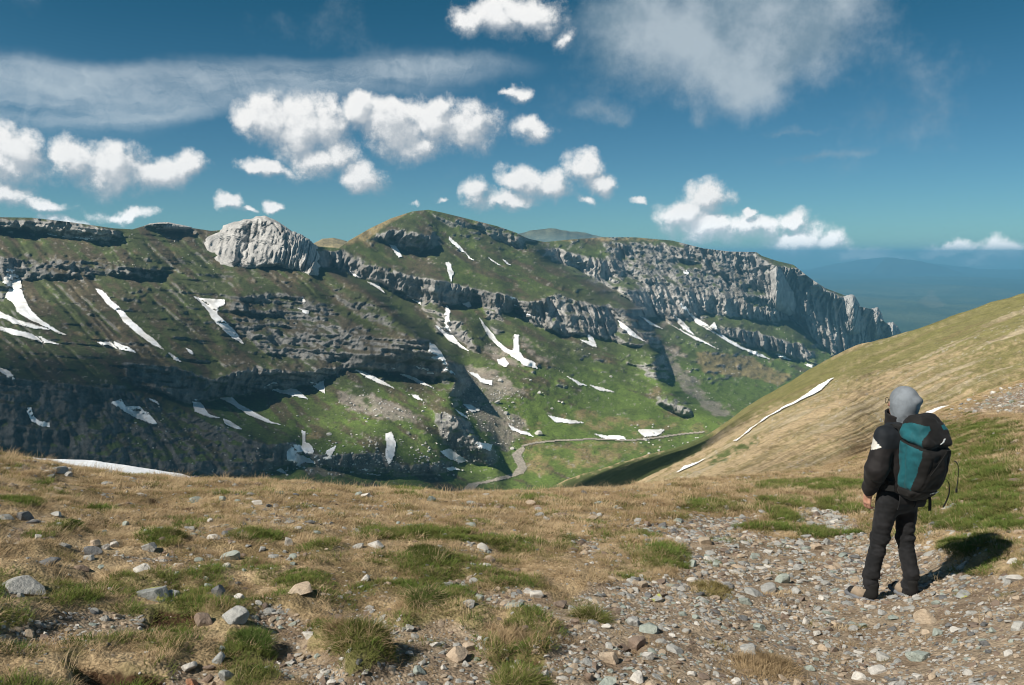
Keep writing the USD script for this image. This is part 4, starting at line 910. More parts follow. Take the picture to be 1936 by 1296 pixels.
# ------------------------------------------------------------------ stones of the meadow, one by one
SM = {
    'g': stone_material('grey_stone', (0.36, 0.36, 0.345), (0.24, 0.245, 0.24), (0.42, 0.40, 0.36)),
    'w': stone_material('pale_stone', (0.52, 0.495, 0.455), (0.40, 0.385, 0.36), (0.58, 0.55, 0.50)),
    't': stone_material('tan_stone', (0.42, 0.33, 0.24), (0.32, 0.27, 0.21), (0.46, 0.36, 0.27)),
    'b': stone_material('brown_stone', (0.22, 0.16, 0.12), (0.17, 0.14, 0.12), (0.26, 0.19, 0.14)),
    'd': stone_material('dark_stone', (0.13, 0.135, 0.14), (0.19, 0.19, 0.19), (0.10, 0.10, 0.10)),
    'n': stone_material('greenish_stone', (0.27, 0.31, 0.28), (0.33, 0.35, 0.31), (0.22, 0.26, 0.24)),
    'l': stone_material('lichened_stone', (0.28, 0.29, 0.28), (0.22, 0.23, 0.22), (0.32, 0.31, 0.3), spots=(0.36, 0.37, 0.10)),
    'o': stone_material('rusty_stone', (0.42, 0.17, 0.08), (0.34, 0.20, 0.13), (0.45, 0.22, 0.12)),
}
# x, y, width and height over width in the photograph, colour, label (None: one of the look-alikes)
STONES = [
    (42, 982, 34, .6, 'd', 'rounded dark grey stone at the very edge of the meadow beside a lichened slab'), (13, 985, 27, .35, 'l', 'flat slab with yellow lichen touching the rounded dark stone'), (105, 981, 28, .35, 'g', 'flat grey stone lying in dry grass near the rounded dark stone'),
    (171, 1042, 38, .45, 'd', 'dark grey oblong stone at the front of the stone cluster in the grass'), (178, 1030, 23, .6, 't', 'tan cube shaped stone behind the dark oblong stone'), (216, 1028, 21, .6, 'w', 'pale round stone at the end of the row of three'), (200, 1032, 19, .6, 'w', 'pale stone in the middle of the row of three'), (123, 1037, 28, .45, 'g', 'wedge of pale grey rock, near side of the stone cluster'),
    (281, 1040, 30, .6, 'g', 'grey domed stone below a green tuft, apart from the cluster'), (406, 1023, 29, .55, 'w', 'white stone with a pointed tip on a green tuft'), (438, 1050, 44, .45, 'n', 'greenish squared block, largest stone of the middle meadow'), (429, 1070, 18, .6, 'w', 'little pale stone in front of the greenish squared block'),
    (266, 1082, 39, .4, 'w', 'long pale brick shaped stone lying in the grass'), (90, 1072, 42, .35, 'd', 'dark flat stone half sunk in turf by the stone cluster'), (158, 1074, 35, .5, 'b', 'dark brown lump of rock in front of the stone cluster'), (171, 1058, 23, .5, 'g', None),
    (46, 1120, 88, .30, 'g', 'big sloping grey slab sunk in the turf at the edge'), (41, 1131, 16, .8, 'g', 'small stone leaning on the big sloping slab'), (287, 1127, 62, .42, 'l', 'broad grey slab crusted with yellow green lichen'), (327, 1124, 27, .45, 'l', 'smaller lichened stone next to the broad lichened slab'),
    (412, 1127, 31, .75, 'd', 'dark angular stone shaped like a pyramid'), (452, 1139, 23, .6, 'w', 'pale rounded stone beside the dark pyramid'), (575, 1139, 54, .28, 't', 'long flat tan stone with a raised end in the grass'), (385, 1188, 40, .65, 'b', 'rounded brown boulder at the edge of the bare soil hollow'),
    (440, 1186, 60, .35, 'g', 'long tilted pale grey slab behind the rounded brown boulder'), (199, 1163, 19, .7, 'g', 'grey stone standing on the gravel strip'), (412, 1253, 31, .65, 'l', 'grey stone with a yellow lichen edge near the lower edge'), (355, 1264, 36, .4, 'w', 'white flat rock flake on soil'), (362, 1286, 22, .7, 'o', 'rusty orange stone, only one of its colour'), (390, 1278, 28, .5, 'b', 'brown flat stone beside the rusty orange one'),
    (431, 1292, 32, .6, 'l', 'stone almost covered in bright yellow green lichen at the bottom'), (420, 1232, 15, 1.0, 'n', None), (586, 1204, 25, .5, 'w', 'whitish stone alone on the pale dirt'), (369, 951, 25, .5, 'n', 'greenish domed stone behind the dark soil scrape'), (267, 939, 20, .4, 'w', None), (420, 953, 16, .7, 'n', None), (489, 963, 24, .45, 'w', 'pale leaning flake of rock behind the dark soil scrape'),
    (109, 898, 38, .4, 'g', 'largest flat stone of the pile near the crest'), (123, 893, 22, .4, 'w', 'pale slab on top of the stone pile near the crest'), (98, 903, 20, .4, 'd', 'dark slab at the bottom of the stone pile near the crest'), (128, 903, 18, .5, 'g', None), (239, 907, 20, .45, 'g', None), (368, 906, 20, .5, 'd', 'dark stone on the crest with pale grass around'), (545, 1037, 20, .9, 'w', 'upright pale stone standing in the straw'), (528, 941, 18, .45, 'n', None), (496, 1042, 13, .8, 'g', None),
    (689, 944, 20, .5, 'w', None), (816, 952, 20, .7, 'n', 'split greenish stone on the straw of the crest'), (1004, 959, 22, .45, 't', 'tan flat stone on the brown crest'), (989, 973, 17, .55, 'w', None), (1134, 976, 14, .8, 'g', None), (1162, 963, 14, .5, 'n', None), (709, 1041, 34, .4, 'w', 'wide pale flat stone with two humps in the grass'), (680, 1041, 24, .5, 'g', 'grey stone touching the wide pale flat stone'), (690, 1101, 21, .6, 'w', 'pale round stone in dark green turf'), (746, 1104, 14, .5, 'n', None), (927, 1068, 23, .5, 't', 'tan stone with a flat top at the centre of the meadow'), (919, 1082, 17, .4, 'w', None),
    (905, 1132, 22, .7, 'n', 'greenish stone with one sharp corner, in dry grass'), (976, 1160, 44, .4, 'n', 'wide mottled pale green stone amid grass'), (887, 1172, 26, .45, 'u' if False else 'g', 'grey domed stone by the brown tussock'), (867, 1242, 45, .62, 't', 'big beige angular rock in the gravel, sharp edged'), (885, 1229, 28, .6, 't', 'beige rock tucked behind the big angular one'), (794, 1269, 28, .6, 'n', 'pale greenish stone low in the gravel before the big tussock'), (823, 1221, 24, .4, 'w', 'flat white stone up from the big beige rock'), (774, 1238, 19, .4, 'w', None), (1031, 1273, 16, .8, 'w', 'small white upright stone on the soil bank'),
    (1155, 1242, 40, .62, 't', 'smooth tan rounded rock at the gravel edge'), (1204, 1209, 38, .7, 'b', 'dark brown block above the smooth tan rock'), (1228, 1180, 42, .5, 'n', 'greenish grey faceted stone under the grass fringe'), (1199, 1170, 26, .75, 'g', 'grey leaning stone at the edge of the green tussock'), (1207, 1278, 30, .55, 'w', 'pale faceted stone in the stone heap at the bottom'), (1226, 1236, 27, .6, 'w', 'whitish stone in the heap beside the smooth tan rock'), (1150, 1290, 38, .6, 'n', 'pale green stone cut off by the bottom edge'), (1113, 1279, 20, .7, 'b', 'round brown cobble near the pale green stone'), (1060, 1138, 30, .5, 'b', 'brownish stone with dry stalks over it'), (1016, 1125, 30, .5, 'w', 'pale ragged stone under the dry stalks'), (1216, 1101, 20, .7, 't', 'pinkish tan stone at the top of the gravel'), (1244, 1120, 26, .6, 'l', 'white stone with lichen specks at the top of the gravel'), (1275, 1222, 36, .45, 'g', 'wide flat grey stone in the stone heap'), (1231, 1288, 26, .6, 't', 'pinkish stone at the bottom of the stone heap'), (996, 1120, 18, .5, 'w', None),
    (1334, 1024, 33, .5, 't', 'orange tan oval stone at the end of a grass fringe'), (1479, 1093, 26, .85, 'n', 'upright pale green stone in the gravel'), (1449, 1103, 35, .35, 'l', 'flat stone with a yellow lichen streak beside the upright green one'), (1424, 1113, 36, .45, 'g', 'cracked grey stone ahead of the lichen streaked one'), (1378, 1101, 22, .6, 'd', 'dark stone on the gravel by the tussock'), (1407, 1127, 29, .4, 'n', 'green tinted slab in front of the cracked grey stone'), (1754, 1160, 40, .8, 't', 'tan boulder just behind the boots of the hiker'), (1773, 1182, 22, .6, 'n', 'greenish cobble leaning on the tan boulder'), (1751, 1178, 17, .6, 't', 'small tan stone in front of the tan boulder'), (1669, 1147, 21, .6, 'g', 'grey stone next to the left boot heel of the hiker'), (1690, 1153, 21, .35, 'n', 'flat green flake beside the grey stone by the boots'),
    (1524, 1165, 16, .95, 'w', 'small bright white stone standing upright on the path'), (1506, 1158, 15, .7, 't', None), (1481, 1155, 20, .6, 'b', 'brown stone left of the bright white one'), (1419, 1220, 36, .55, 'g', 'rounded blue grey stone above the brown tussock'), (1435, 1174, 27, .5, 'n', None), (1555, 1207, 20, .6, 't', None), (1578, 1209, 20, .6, 'b', None), (1670, 1224, 29, .45, 'g', 'flat grey stone in the middle of the path'), (1736, 1227, 56, .38, 'n', 'long greenish slab half buried, tapering to a point'), (1864, 1202, 21, .5, 'd', 'blue grey tilted flake on the path'), (1655, 1251, 38, .33, 'w', 'flat white stone low on the path'), (1622, 1266, 31, .45, 'w', 'pale pinkish white stone by the flat white one'), (1736, 1264, 20, .6, 'w', None),
    (1508, 1284, 20, .8, 't', 'tan block at the end of the brown tussock'), (1341, 1290, 36, .35, 't', 'long beige brick of stone at the bottom edge'), (1847, 1286, 36, .5, 'g', 'large smooth grey stone at the bottom edge near the corner'), (1563, 1028, 16, .9, 'g', None), (1543, 1035, 23, .55, 't', 'tan stone on the gravel rim beyond the hiker'), (1914, 1063, 25, .6, 'w', None), (1921, 1090, 31, .4, 'w', 'long pale stone at the edge of the picture among grass'), (1823, 1112, 31, .3, 'l', 'flat lichened stone behind the hiker'), (1924, 1175, 29, .6, 'g', None), (1335, 1046, 15, .5, 'n', None), (1783, 1249, 19, .6, 'w', None), (1763, 1263, 17, .8, 't', None),
    (880, 1255, 18, .6, 'g', None), (840, 1262, 16, .6, 'w', None), (1090, 1250, 16, .6, 'g', None), (1300, 1180, 20, .6, 'g', None), (1310, 1262, 22, .5, 'w', None), (1290, 1150, 18, .5, 'n', None),
]
STONE_SHAPES = [stone_mesh(400 + s, 3, (1, 0.9, 0.85), 15, 0.05) for s in range(10)]
srng = np.random.default_rng(21)
FLAT = {'g': 'grey', 'w': 'pale', 't': 'tan', 'b': 'brown', 'd': 'dark', 'n': 'greenish', 'l': 'lichened', 'o': 'rusty'}


SHORT_STOP = {'at', 'in', 'on', 'beside', 'with', 'to', 'by', 'behind', 'near', 'below', 'apart', 'touching', 'lying', 'sunk', 'half', 'leaning', 'crusted', 'next', 'alone', 'amid', 'up', 'tucked', 'low', 'cut', 'above', 'ahead', 'under', 'just', 'among', 'standing', 'shaped', 'before', 'through', 'leaning', 'of', 'stuck', 'almost', 'only', 'that', 'falling', 'running', 'hanging', 'pouring', 'ending', 'leading', 'where', 'largest', 'first', 'tapering', 'beneath', 'along', 'nearest', 'front', 'near,', 'curving', 'beyond', 'downhill', 'around', 'bulging'}


def short(label):
    w = label.replace(',', ' ,').split(); out = []
    for k, t in enumerate(w):
        if t == ',' or (k >= 2 and t in SHORT_STOP): break
        out.append(t)
    return ' '.join(out)


TAKEN = set()


def relate(what, x, y, marks):
    """A label that places a thing beside the nearest landmark with no such neighbour yet; None if there is none near."""
    for _, mx, my, name in sorted((math.hypot(x - m[0], 1.6 * (y - m[1])), *m) for m in marks)[:9]:
        dx, dy_ = x - mx, 1.6 * (y - my)
        d = ('to the left of' if dx < 0 else 'to the right of') if abs(dx) > abs(dy_) else ('behind' if dy_ < 0 else 'in front of')
        t = f'{what} {d} the {name}'
        if t not in TAKEN and len(t.split()) <= 16:
            TAKEN.add(t); return t
    return None


names = [short(l) for *_, l in STONES if l]
MARKS = [(x, y, short(l)) for x, y, w, hw, c, l in STONES if l and names.count(short(l)) == 1] + [(1635, 1125, 'left boot of the hiker'), (1718, 1118, 'right boot of the hiker')]


def put_stone(x, y, w, hw, c, label, group):
    P = N.at([x], [y])[0]; D = float(N.at([x], [y], N.D)[0]); sz = .92 * w * D / FPX
    k = srng.integers(len(STONE_SHAPES)); m = STONE_SHAPES[k].copy()
    a = srng.uniform(0, 2 * np.pi)
    m.apply_transform(trimesh.transformations.euler_matrix(srng.uniform(-.15, .15), srng.uniform(-.15, .15), a))
    e = m.vertices.max(0) - m.vertices.min(0)
    m.vertices = m.vertices / e * np.array([1, srng.uniform(.75, 1.0), hw * 1.5]) * sz
    m.apply_transform(trimesh.transformations.euler_matrix(srng.uniform(-.12, .12), srng.uniform(-.15, .15), 0))
    m.vertices[:, 2] -= m.vertices[:, 2].min() + 0.40 * hw * 1.5 * sz
    path = numbered('stone')
    x_ = usdkit.mesh(stage, path, m, SM[c], 22)
    x_.AddTranslateOp().Set(Gf.Vec3d(*map(float, P)))
    tag(x_, label, 'stone', group)


for x, y, w, hw, c, label in STONES:
    put_stone(x, y, w, hw, c, label or relate(f'plain {FLAT[c]} stone', x, y, MARKS) or f'plain {FLAT[c]} stone without any mark of its own', 'stones of the meadow')
# more stones of the same sort, sown where the gravel and the turf show them
have = [(x, y, w) for x, y, w, *_ in STONES]
zone = [((1080, 1060, 1936, 1296), 110, 11, 24, 'gravel path under and before the hiker'), ((600, 1190, 1120, 1296), 30, 11, 20, 'gravel at the bottom of the meadow'), ((0, 1130, 600, 1250), 24, 10, 18, 'gravel strip in the turf'), ((40, 1000, 560, 1100), 26, 9, 18, 'turf around the stone cluster'), ((560, 930, 1300, 1100), 26, 8, 15, 'dry grass of the middle meadow'), ((1300, 930, 1936, 1060), 12, 8, 14, 'patchy grass beyond the hiker'), ((1790, 725, 1936, 780), 34, 8, 15, 'stony rim on the slope behind the hiker'), ((60, 885, 420, 1000), 14, 8, 15, 'dry grass near the crest')]
for (x0, y0, x1, y1), n, s0, s1, where in zone:
    done = 0
    while done < n:
        x, y = srng.uniform(x0, x1), srng.uniform(y0, y1)
        if where.startswith('stony') and y < polyline(CREST, x) + 6: continue
        w = s0 + (s1 - s0) * srng.random() ** 2.2
        if where.startswith('gravel') and N.at([x], [y], N.gravel)[0] < .4: continue
        if any(abs(x - a) < .6 * (w + c) and abs(y - b) < .35 * (w + c) for a, b, c in have): continue
        if 1600 < x < 1745 and 1080 < y < 1145: continue
        have.append((x, y, w)); done += 1
        c_, hw_ = srng.choice(list('gggwwttnnbd')), srng.uniform(.35, .7)
        look = f"{'flat' if hw_ < .45 else 'blocky' if hw_ > .6 else 'little'} {FLAT[c_]} stone"
        put_stone(x, y, w, hw_, c_, (None if where.startswith('stony') else relate(look, x, y, MARKS)) or f'small {FLAT[c_]} stone in the {where}', f'small stones in the {where}')

# ------------------------------------------------------------------ gravel, straw and grass: nobody could count them
cell = np.linalg.norm(np.cross(N.P[1:, :-1] - N.P[:-1, :-1], N.P[:-1, 1:] - N.P[:-1, :-1]), axis=-1)
seen = (N.PX[:-1, :-1] > -70) & (N.PX[:-1, :-1] < 2010) & (N.PY[:-1, :-1] < 1340)


def sow(weight, n, seed):
    r = np.random.default_rng(seed)
    w = (cell * weight[:-1, :-1] * seen).ravel(); w /= w.sum()
    k = r.choice(len(w), n, p=w)
    i, j = np.divmod(k, cell.shape[1])
    a, b = r.random(n), r.random(n)
    A, B, C, Dq = N.P[i, j], N.P[i + 1, j], N.P[i, j + 1], N.P[i + 1, j + 1]
    P = (A * ((1 - a) * (1 - b))[:, None] + B * (a * (1 - b))[:, None] + C * ((1 - a) * b)[:, None] + Dq * (a * b)[:, None])
    return P, N.D[i, j], N.N[i, j], i, j, r


def quat(nrm, yaw):
    """Quaternions that turn z to nrm after a turn by yaw about z: (w, x, y, z)."""
    nrm = nrm / np.linalg.norm(nrm, axis=1, keepdims=True)
    w = 1 + nrm[:, 2]; q1 = np.stack([w, -nrm[:, 1], nrm[:, 0], 0 * w], 1); q1 /= np.linalg.norm(q1, axis=1, keepdims=True)
    c, s = np.cos(yaw / 2), np.sin(yaw / 2)
    w1, x1, y1, z1 = q1.T
    return np.stack([w1 * c - z1 * s, x1 * c + y1 * s, y1 * c - x1 * s, w1 * s + z1 * c], 1)


def instancer(name, label, protos, P, q, scale, which):
    path = numbered(name)
    pi = UsdGeom.PointInstancer.Define(stage, path)
    rel = pi.CreatePrototypesRel()
    for k, (m, mat) in enumerate(protos):
        pm = usdkit.mesh(stage, f'{path}/proto_{k:03d}' if k else f'{path}/proto', m, mat, False)
        rel.AddTarget(pm.GetPath())
    pi.CreateProtoIndicesAttr(Vt.IntArray.FromNumpy(which.astype(np.int32)))
    pi.CreatePositionsAttr(Vt.Vec3fArray.FromNumpy(P.astype(np.float32)))
    q = q.astype(np.float16)
    pi.CreateOrientationsAttr(Vt.QuathArray([Gf.Quath(float(a), float(b), float(c), float(d)) for a, b, c, d in q]))
    if np.ndim(scale) == 1: scale = np.repeat(scale[:, None], 3, 1)
    pi.CreateScalesAttr(Vt.Vec3fArray.FromNumpy(scale.astype(np.float32)))
    return tag(pi, label, None, None, 'stuff')


CLEAR = np.ones(N.PX.shape)
for x, y, w in have:
    CLEAR *= 1 - np.exp(-(((N.PX - x) / (.55 * w + 1)) ** 2 + ((N.PY - (y + .12 * w)) / (.42 * w + 1)) ** 2) ** 2)
near = 1 / (1 + (N.D / 9) ** 1.6)
P, D, nn, i, j, r = sow((N.gravel ** 1.5 + .05 + .30 * sstep(fbm2(nP[..., 0] * 1.6 + 5, nP[..., 1] * 1.6, 152, 4), .02, .2)) * CLEAR * near * (1 + 2 * sstep(fbm2(nP[..., 0] * 2, nP[..., 1] * 2, 151, 4), -.1, .2)), 45000, 31)
peb = [stone_mesh(500 + s, 1, (1, 0.8, 0.42), 9, 0.10) for s in range(6)]
protos = [(peb[k % 6], SM[c]) for k, c in enumerate('ggwtgtbnbdgwt')]
size = np.clip(np.exp(r.normal(-3.74, 0.58, len(P))), 0.012, 0.10) * np.clip(D / 6.5, 1, 2.2)
P[:, 2] += size * 0.05
tilt = nn + r.normal(0, .25, nn.shape)
instancer('gravel', 'loose gravel of grey, white and tan chips on the path and in the bare patches', protos, P, quat(tilt, r.uniform(0, 6.28, len(P))), size, r.integers(0, len(protos), len(P)))


def tuft(seed, n, radius, h, lean, width, curl=0.6, spread=1.0, clumps=0):
    r = np.random.default_rng(seed)
    if clumps:
        cen = [(radius * math.sqrt(r.random()) * .95, r.uniform(0, 6.28)) for _ in range(clumps)]
        ms = []
        for k, (q, a) in enumerate(cen):
            m = tuft(seed * 31 + k, n // clumps, radius * r.uniform(.28, .5), h * r.uniform(.5, 1.1) * (1.1 - .5 * q / radius), lean * r.uniform(.8, 1.5), width, curl)
            m.apply_transform(trimesh.transformations.rotation_matrix(.5 * q / radius, (-math.sin(a), math.cos(a), 0)))
            m.apply_translation((q * math.cos(a), q * math.sin(a), 0)); ms.append(m)
        return trimesh.util.concatenate(ms)
    V, F = [], []
    for k in range(n):
        rr = radius * math.sqrt(r.random()) * spread; a = r.uniform(0, 6.28)
        base = np.array([rr * math.cos(a), rr * math.sin(a), -0.008])
        d = a + r.normal(0, 1.0); L = h * r.uniform(.45, 1.25); ln = lean * r.uniform(.3, 1.5)
        side = np.array([-math.sin(d), math.cos(d), 0]) * width * r.uniform(.6, 1.3) * .5
        dirn = np.array([math.cos(d), math.sin(d), 0])
        p1 = base + dirn * L * .35 * ln + np.array([0, 0, L * .55]); p2 = base + dirn * L * (.35 * ln + curl * ln) + np.array([0, 0, L * (.55 + .45 * (1 - .7 * min(ln, 1.2) * curl))])
        b = len(V)
        V += [base - side, base + side, p1 + side * .8, p1 - side * .8, p2]
        F += [(b, b + 1, b + 2), (b, b + 2, b + 3), (b + 3, b + 2, b + 4)]
    return trimesh.Trimesh(np.array(V), np.array(F), process=False)


def blade_material(name, root, tip, other):
    g = Graph(); o = g.add('texture_coordinate', 'object'); r = g.add('object_info', 'random'); isl = g.add('geometry', 'random_per_island')
    pos = g.pos()
    patch = g.noise(pos, 1.3, 3.0, 0.6)
    c = g.mix(g.rng(isl, 0.15, 0.85), tip, root)
    c = g.mix(g.rng(g.math('add', g.math('multiply', r, 0.5), g.math('multiply', patch, 0.8)), 0.45, 0.85), c, other)
    d = g.add('diffuse_bsdf', 'BSDF', color=c)
    t = g.add('translucent_bsdf', 'BSDF', color=c)
    return g.make(name, surface=g.add('mix_closure', 'closure', fac=0.28, closure1=d, closure2=t))


MS = [blade_material('straw_blades', (0.31, 0.23, 0.13), (0.54, 0.42, 0.265), (0.41, 0.305, 0.18)), blade_material('brown_blades', (0.20, 0.14, 0.075), (0.36, 0.27, 0.16), (0.28, 0.20, 0.115)), blade_material('olive_blades', (0.13, 0.12, 0.04), (0.24, 0.20, 0.085), (0.10, 0.115, 0.035))]
MG = [blade_material('green_blades', (0.070, 0.115, 0.022), (0.13, 0.19, 0.045), (0.15, 0.165, 0.05)), blade_material('dark_green_blades', (0.04, 0.075, 0.018), (0.085, 0.13, 0.035), (0.10, 0.115, 0.035))]
turf = CLEAR * (1 - N.gravel) * (1 - 0.85 * N.soil)
P, D, nn, i, j, r = sow((turf + 0.10 * N.gravel) * (1 - 0.55 * N.green) / (1 + (N.D / 11) ** 1.5), 15000, 32)
protos = [(tuft(601, 100, .13, .042, 1.7, .0040), MS[0]), (tuft(602, 100, .15, .036, 2.1, .0040), MS[0]), (tuft(603, 90, .12, .055, 1.4, .0038), MS[0]), (tuft(604, 100, .14, .034, 2.0, .0040), MS[1]), (tuft(605, 100, .12, .042, 1.5, .0038), MS[2]), (tuft(606, 22, .08, .13, .8, .0030), MS[0])]
s = r.uniform(.7, 1.25, len(P)) * np.clip(D / 9, .85, 1.9)
pick = r.choice(6, len(P), p=[.27, .23, .13, .17, .14, .06])
brown = fbm2(P[:, 0] * .9, P[:, 1] * .9, 161, 4)
pick = np.where((brown > .06) & (pick < 3), 3, pick)
instancer('dry_grass', 'short bleached and brownish dry grass matting the meadow', protos, P, quat(nn * [.6, .6, 1], r.uniform(0, 6.28, len(P))), s, pick)
P, D, nn, i, j, r = sow(N.green * CLEAR * (turf + .15) / (1 + (N.D / 12) ** 1.3), 6500, 33)
protos = [(tuft(611, 90, .11, .058, 1.0, .0044), MG[0]), (tuft(612, 100, .13, .040, 1.4, .0042), MG[0]), (tuft(613, 90, .10, .050, 1.0, .0042), MG[1]), (tuft(614, 70, .12, .05, 1.3, .0040), MS[2])]
s = r.uniform(.7, 1.2, len(P)) * np.clip(D / 9, .85, 1.8)
instancer('green_grass', 'fresh green grass growing in patches through the dry meadow', protos, P, quat(nn * [.6, .6, 1], r.uniform(0, 6.28, len(P))), s, r.choice(4, len(P), p=[.38, .27, .17, .18]))

TUSSOCKS = [
    (683, 1240, 95, 0, .24, 'big bright green grass tussock on the gravel near the bottom'), (985, 1288, 90, 0, .18, 'pale green tussock at the bottom edge below the brown one'), (1440, 1258, 140, 3, .16, 'wide brownish green tussock on the gravel with drooping blades'), (800, 1155, 75, 1, .18, 'dark green tussock on the slope of the middle meadow'), (1112, 1160, 50, 0, .22, 'green tussock with dry stalks leaning out of it'),
    (965, 1215, 100, 3, .14, 'brown tussock on a soil bank between gravel patches'), (800, 1070, 95, 1, .14, 'low dark green tussock with thin stalks in the middle meadow'), (1208, 1014, 40, 0, .14, 'little green tussock on the pale gravel beyond'), (1335, 1105, 95, 2, .12, 'flat olive tussock at the gravel rim'), (572, 1100, 95, 0, .10, 'low spread of fresh green grass behind the flat tan stone'), (312, 1022, 60, 1, .14, 'green tussock beside the grey domed stone'), (124, 1003, 55, 1, .08, 'dark green cushion plant near the stone cluster'), (470, 1215, 80, 1, .12, 'green cushion of grass beside the pale dirt'), (640, 1225, 30, 3, .2, 'dry tuft at the side of the big green tussock'),
    (1640, 1035 - 60, 90, 0, .10, 'green grass strip behind the legs of the hiker'), (1830, 1045, 100, 0, .10, 'green grass mound on the gravel to the side of the hiker')]
TM = [MG[0], MG[1], MS[2], MS[1]]
for k, (x, y, w, mi, h, label) in enumerate(TUSSOCKS):
    Pp = N.at([x], [y])[0]; D = float(N.at([x], [y], N.D)[0]); rad = .5 * w * D / FPX
    t = xform('grass_tussock', Pp)
    n_bl = int(np.clip(4200 * rad * rad / .03, 500, 2400))
    obj('green_blades' if mi < 2 else 'dull_blades', tuft(700 + k, n_bl, rad, h * .72, 1.05, .0042, clumps=14), TM[mi], t)
    obj('dry_blades', tuft(740 + k, n_bl // 3, rad * 1.15, h * .5, 1.6, .004, clumps=16), MS[0], t)
    tag(t, label, 'grass tussock', 'tussocks standing out of the meadow')

VM = []
for poly, label in SNOW:
    q = np.array(poly[0] if isinstance(poly[0][0], (tuple, list)) else poly); VM.append((*q.mean(0), short(label)))
vn = [m[2] for m in VM]; VM = [m for m in VM if vn.count(m[2]) == 1] + [(b[0][0], b[0][1], short(b[2])) for b in big]
for prim, x, y in SMALL:
    tag(prim, relate('small pale boulder', x, y, VM) or 'small pale boulder on the valley slopes', 'boulder', 'small boulders on the valley slopes')
# ------------------------------------------------------------------ the hiker and the backpack, as smooth implicit shapes
def nets(fun, lo, hi, h):
    """Surface nets: the zero level of fun (negative inside) on a grid of step h, as a trimesh."""
    lo, hi = np.array(lo, float), np.array(hi, float)
    n = np.ceil((hi - lo) / h).astype(int) + 1
    ax = [lo[k] + h * np.arange(n[k]) for k in range(3)]
    G = np.stack(np.meshgrid(*ax, indexing='ij'), -1)
    F = fun(G.reshape(-1, 3)).reshape(n)
    s = F < 0
    cs = sum(s[a:n[0] - 1 + a, b:n[1] - 1 + b, c:n[2] - 1 + c].astype(int) for a in (0, 1) for b in (0, 1) for c in (0, 1))
    act = (cs > 0) & (cs < 8)
    idx = -np.ones(act.shape, int); cells = np.argwhere(act); idx[act] = np.arange(len(cells))
    acc, cnt = np.zeros((len(cells), 3)), np.zeros(len(cells))
    for d in range(3):
        e = np.eye(3, dtype=int)[d]
        o = [k for k in range(3) if k != d]
        for a in (0, 1):
            for b in (0, 1):
                p = cells.copy(); p[:, o[0]] += a; p[:, o[1]] += b
                q = p + e
                f0, f1 = F[tuple(p.T)], F[tuple(q.T)]
                m = (f0 < 0) != (f1 < 0)
                t = f0[m] / (f0[m] - f1[m])
                acc[m] += p[m] + t[:, None] * e; cnt[m] += 1
    V = lo + h * acc / cnt[:, None]
    faces = []
    for d in range(3):
        o = [(d + 1) % 3, (d + 2) % 3]
        a = [slice(None)] * 3; b = [slice(None)] * 3
        a[d], b[d] = slice(0, n[d] - 1), slice(1, n[d])
        ch = s[tuple(a)] != s[tuple(b)]
        p = np.argwhere(ch)
        p = p[(p[:, o[0]] > 0) & (p[:, o[1]] > 0) & (p[:, o[0]] < n[o[0]] - 1) & (p[:, o[1]] < n[o[1]] - 1)]
        u, w = np.eye(3, dtype=int)[o[0]], np.eye(3, dtype=int)[o[1]]
        q = np.stack([idx[tuple((p - u - w).T)], idx[tuple((p - w).T)], idx[tuple(p.T)], idx[tuple((p - u).T)]], 1)
        flip = ~s[tuple(p.T)]
        q[flip] = q[flip][:, ::-1]
        faces.append(q)
    q = np.vstack(faces)
    return trimesh.Trimesh(V, np.vstack([q[:, [0, 1, 2]], q[:, [0, 2, 3]]]), process=False)


def cap(P, a, b, ra, rb):
    a, b = np.array(a, float), np.array(b, float); d = b - a
    t = np.clip((P - a) @ d / (d @ d), 0, 1)
    return np.linalg.norm(P - a - t[:, None] * d, axis=1) - (ra + (rb - ra) * t)


def ell(P, c, r):
    q = (P - np.array(c)) / np.array(r); k0 = np.linalg.norm(q, axis=1); k1 = np.linalg.norm(q / np.array(r), axis=1)
    return k0 * (k0 - 1) / np.maximum(k1, 1e-9)


def rbox(P, c, half, r):
    q = np.abs(P - np.array(c)) - (np.array(half) - r)
    return np.linalg.norm(np.maximum(q, 0), axis=1) + np.minimum(q.max(1), 0) - r


def smin(a, b, k):
    h = np.clip(0.5 + 0.5 * (b - a) / k, 0, 1)
    return b * (1 - h) + a * h - k * h * (1 - h)


def chain(P, pts, k=0.03):
    d = None
    for (a, ra), (b, rb) in zip(pts, pts[1:]):
        c = cap(P, a, b, ra, rb); d = c if d is None else smin(d, c, k)
    return d


def turn(P, yaw, c=(0, 0, 0)):
    """P in a frame turned by yaw (counter-clockwise) about the vertical through c."""
    Q = P - np.array(c); a, b = math.cos(yaw), math.sin(yaw)
    return np.stack([Q[:, 0] * a + Q[:, 1] * b, -Q[:, 0] * b + Q[:, 1] * a, Q[:, 2]], 1)


def wr(P, scale, seed, octv=3): return meshkit.fbm(P * np.array(scale), octv, seed) - 0.5


HEAD_YAW, HC3 = math.radians(18), (0, 0.0, 1.68)
LEG_L = [((-.090, 0, .92), .080), ((-.118, .060, .51), .050), ((-.155, .085, .11), .034)]
LEG_R = [((.090, 0, .92), .080), ((.108, .010, .51), .050), ((.125, -.065, .11), .034)]
ARM_L = [((-.180, -.01, 1.415), .060), ((-.272, -.035, 1.155), .045), ((-.232, .075, .945), .030)]
ARM_R = [((.185, -.01, 1.42), .060), ((.262, -.035, 1.155), .045), ((.225, .075, .945), .030)]


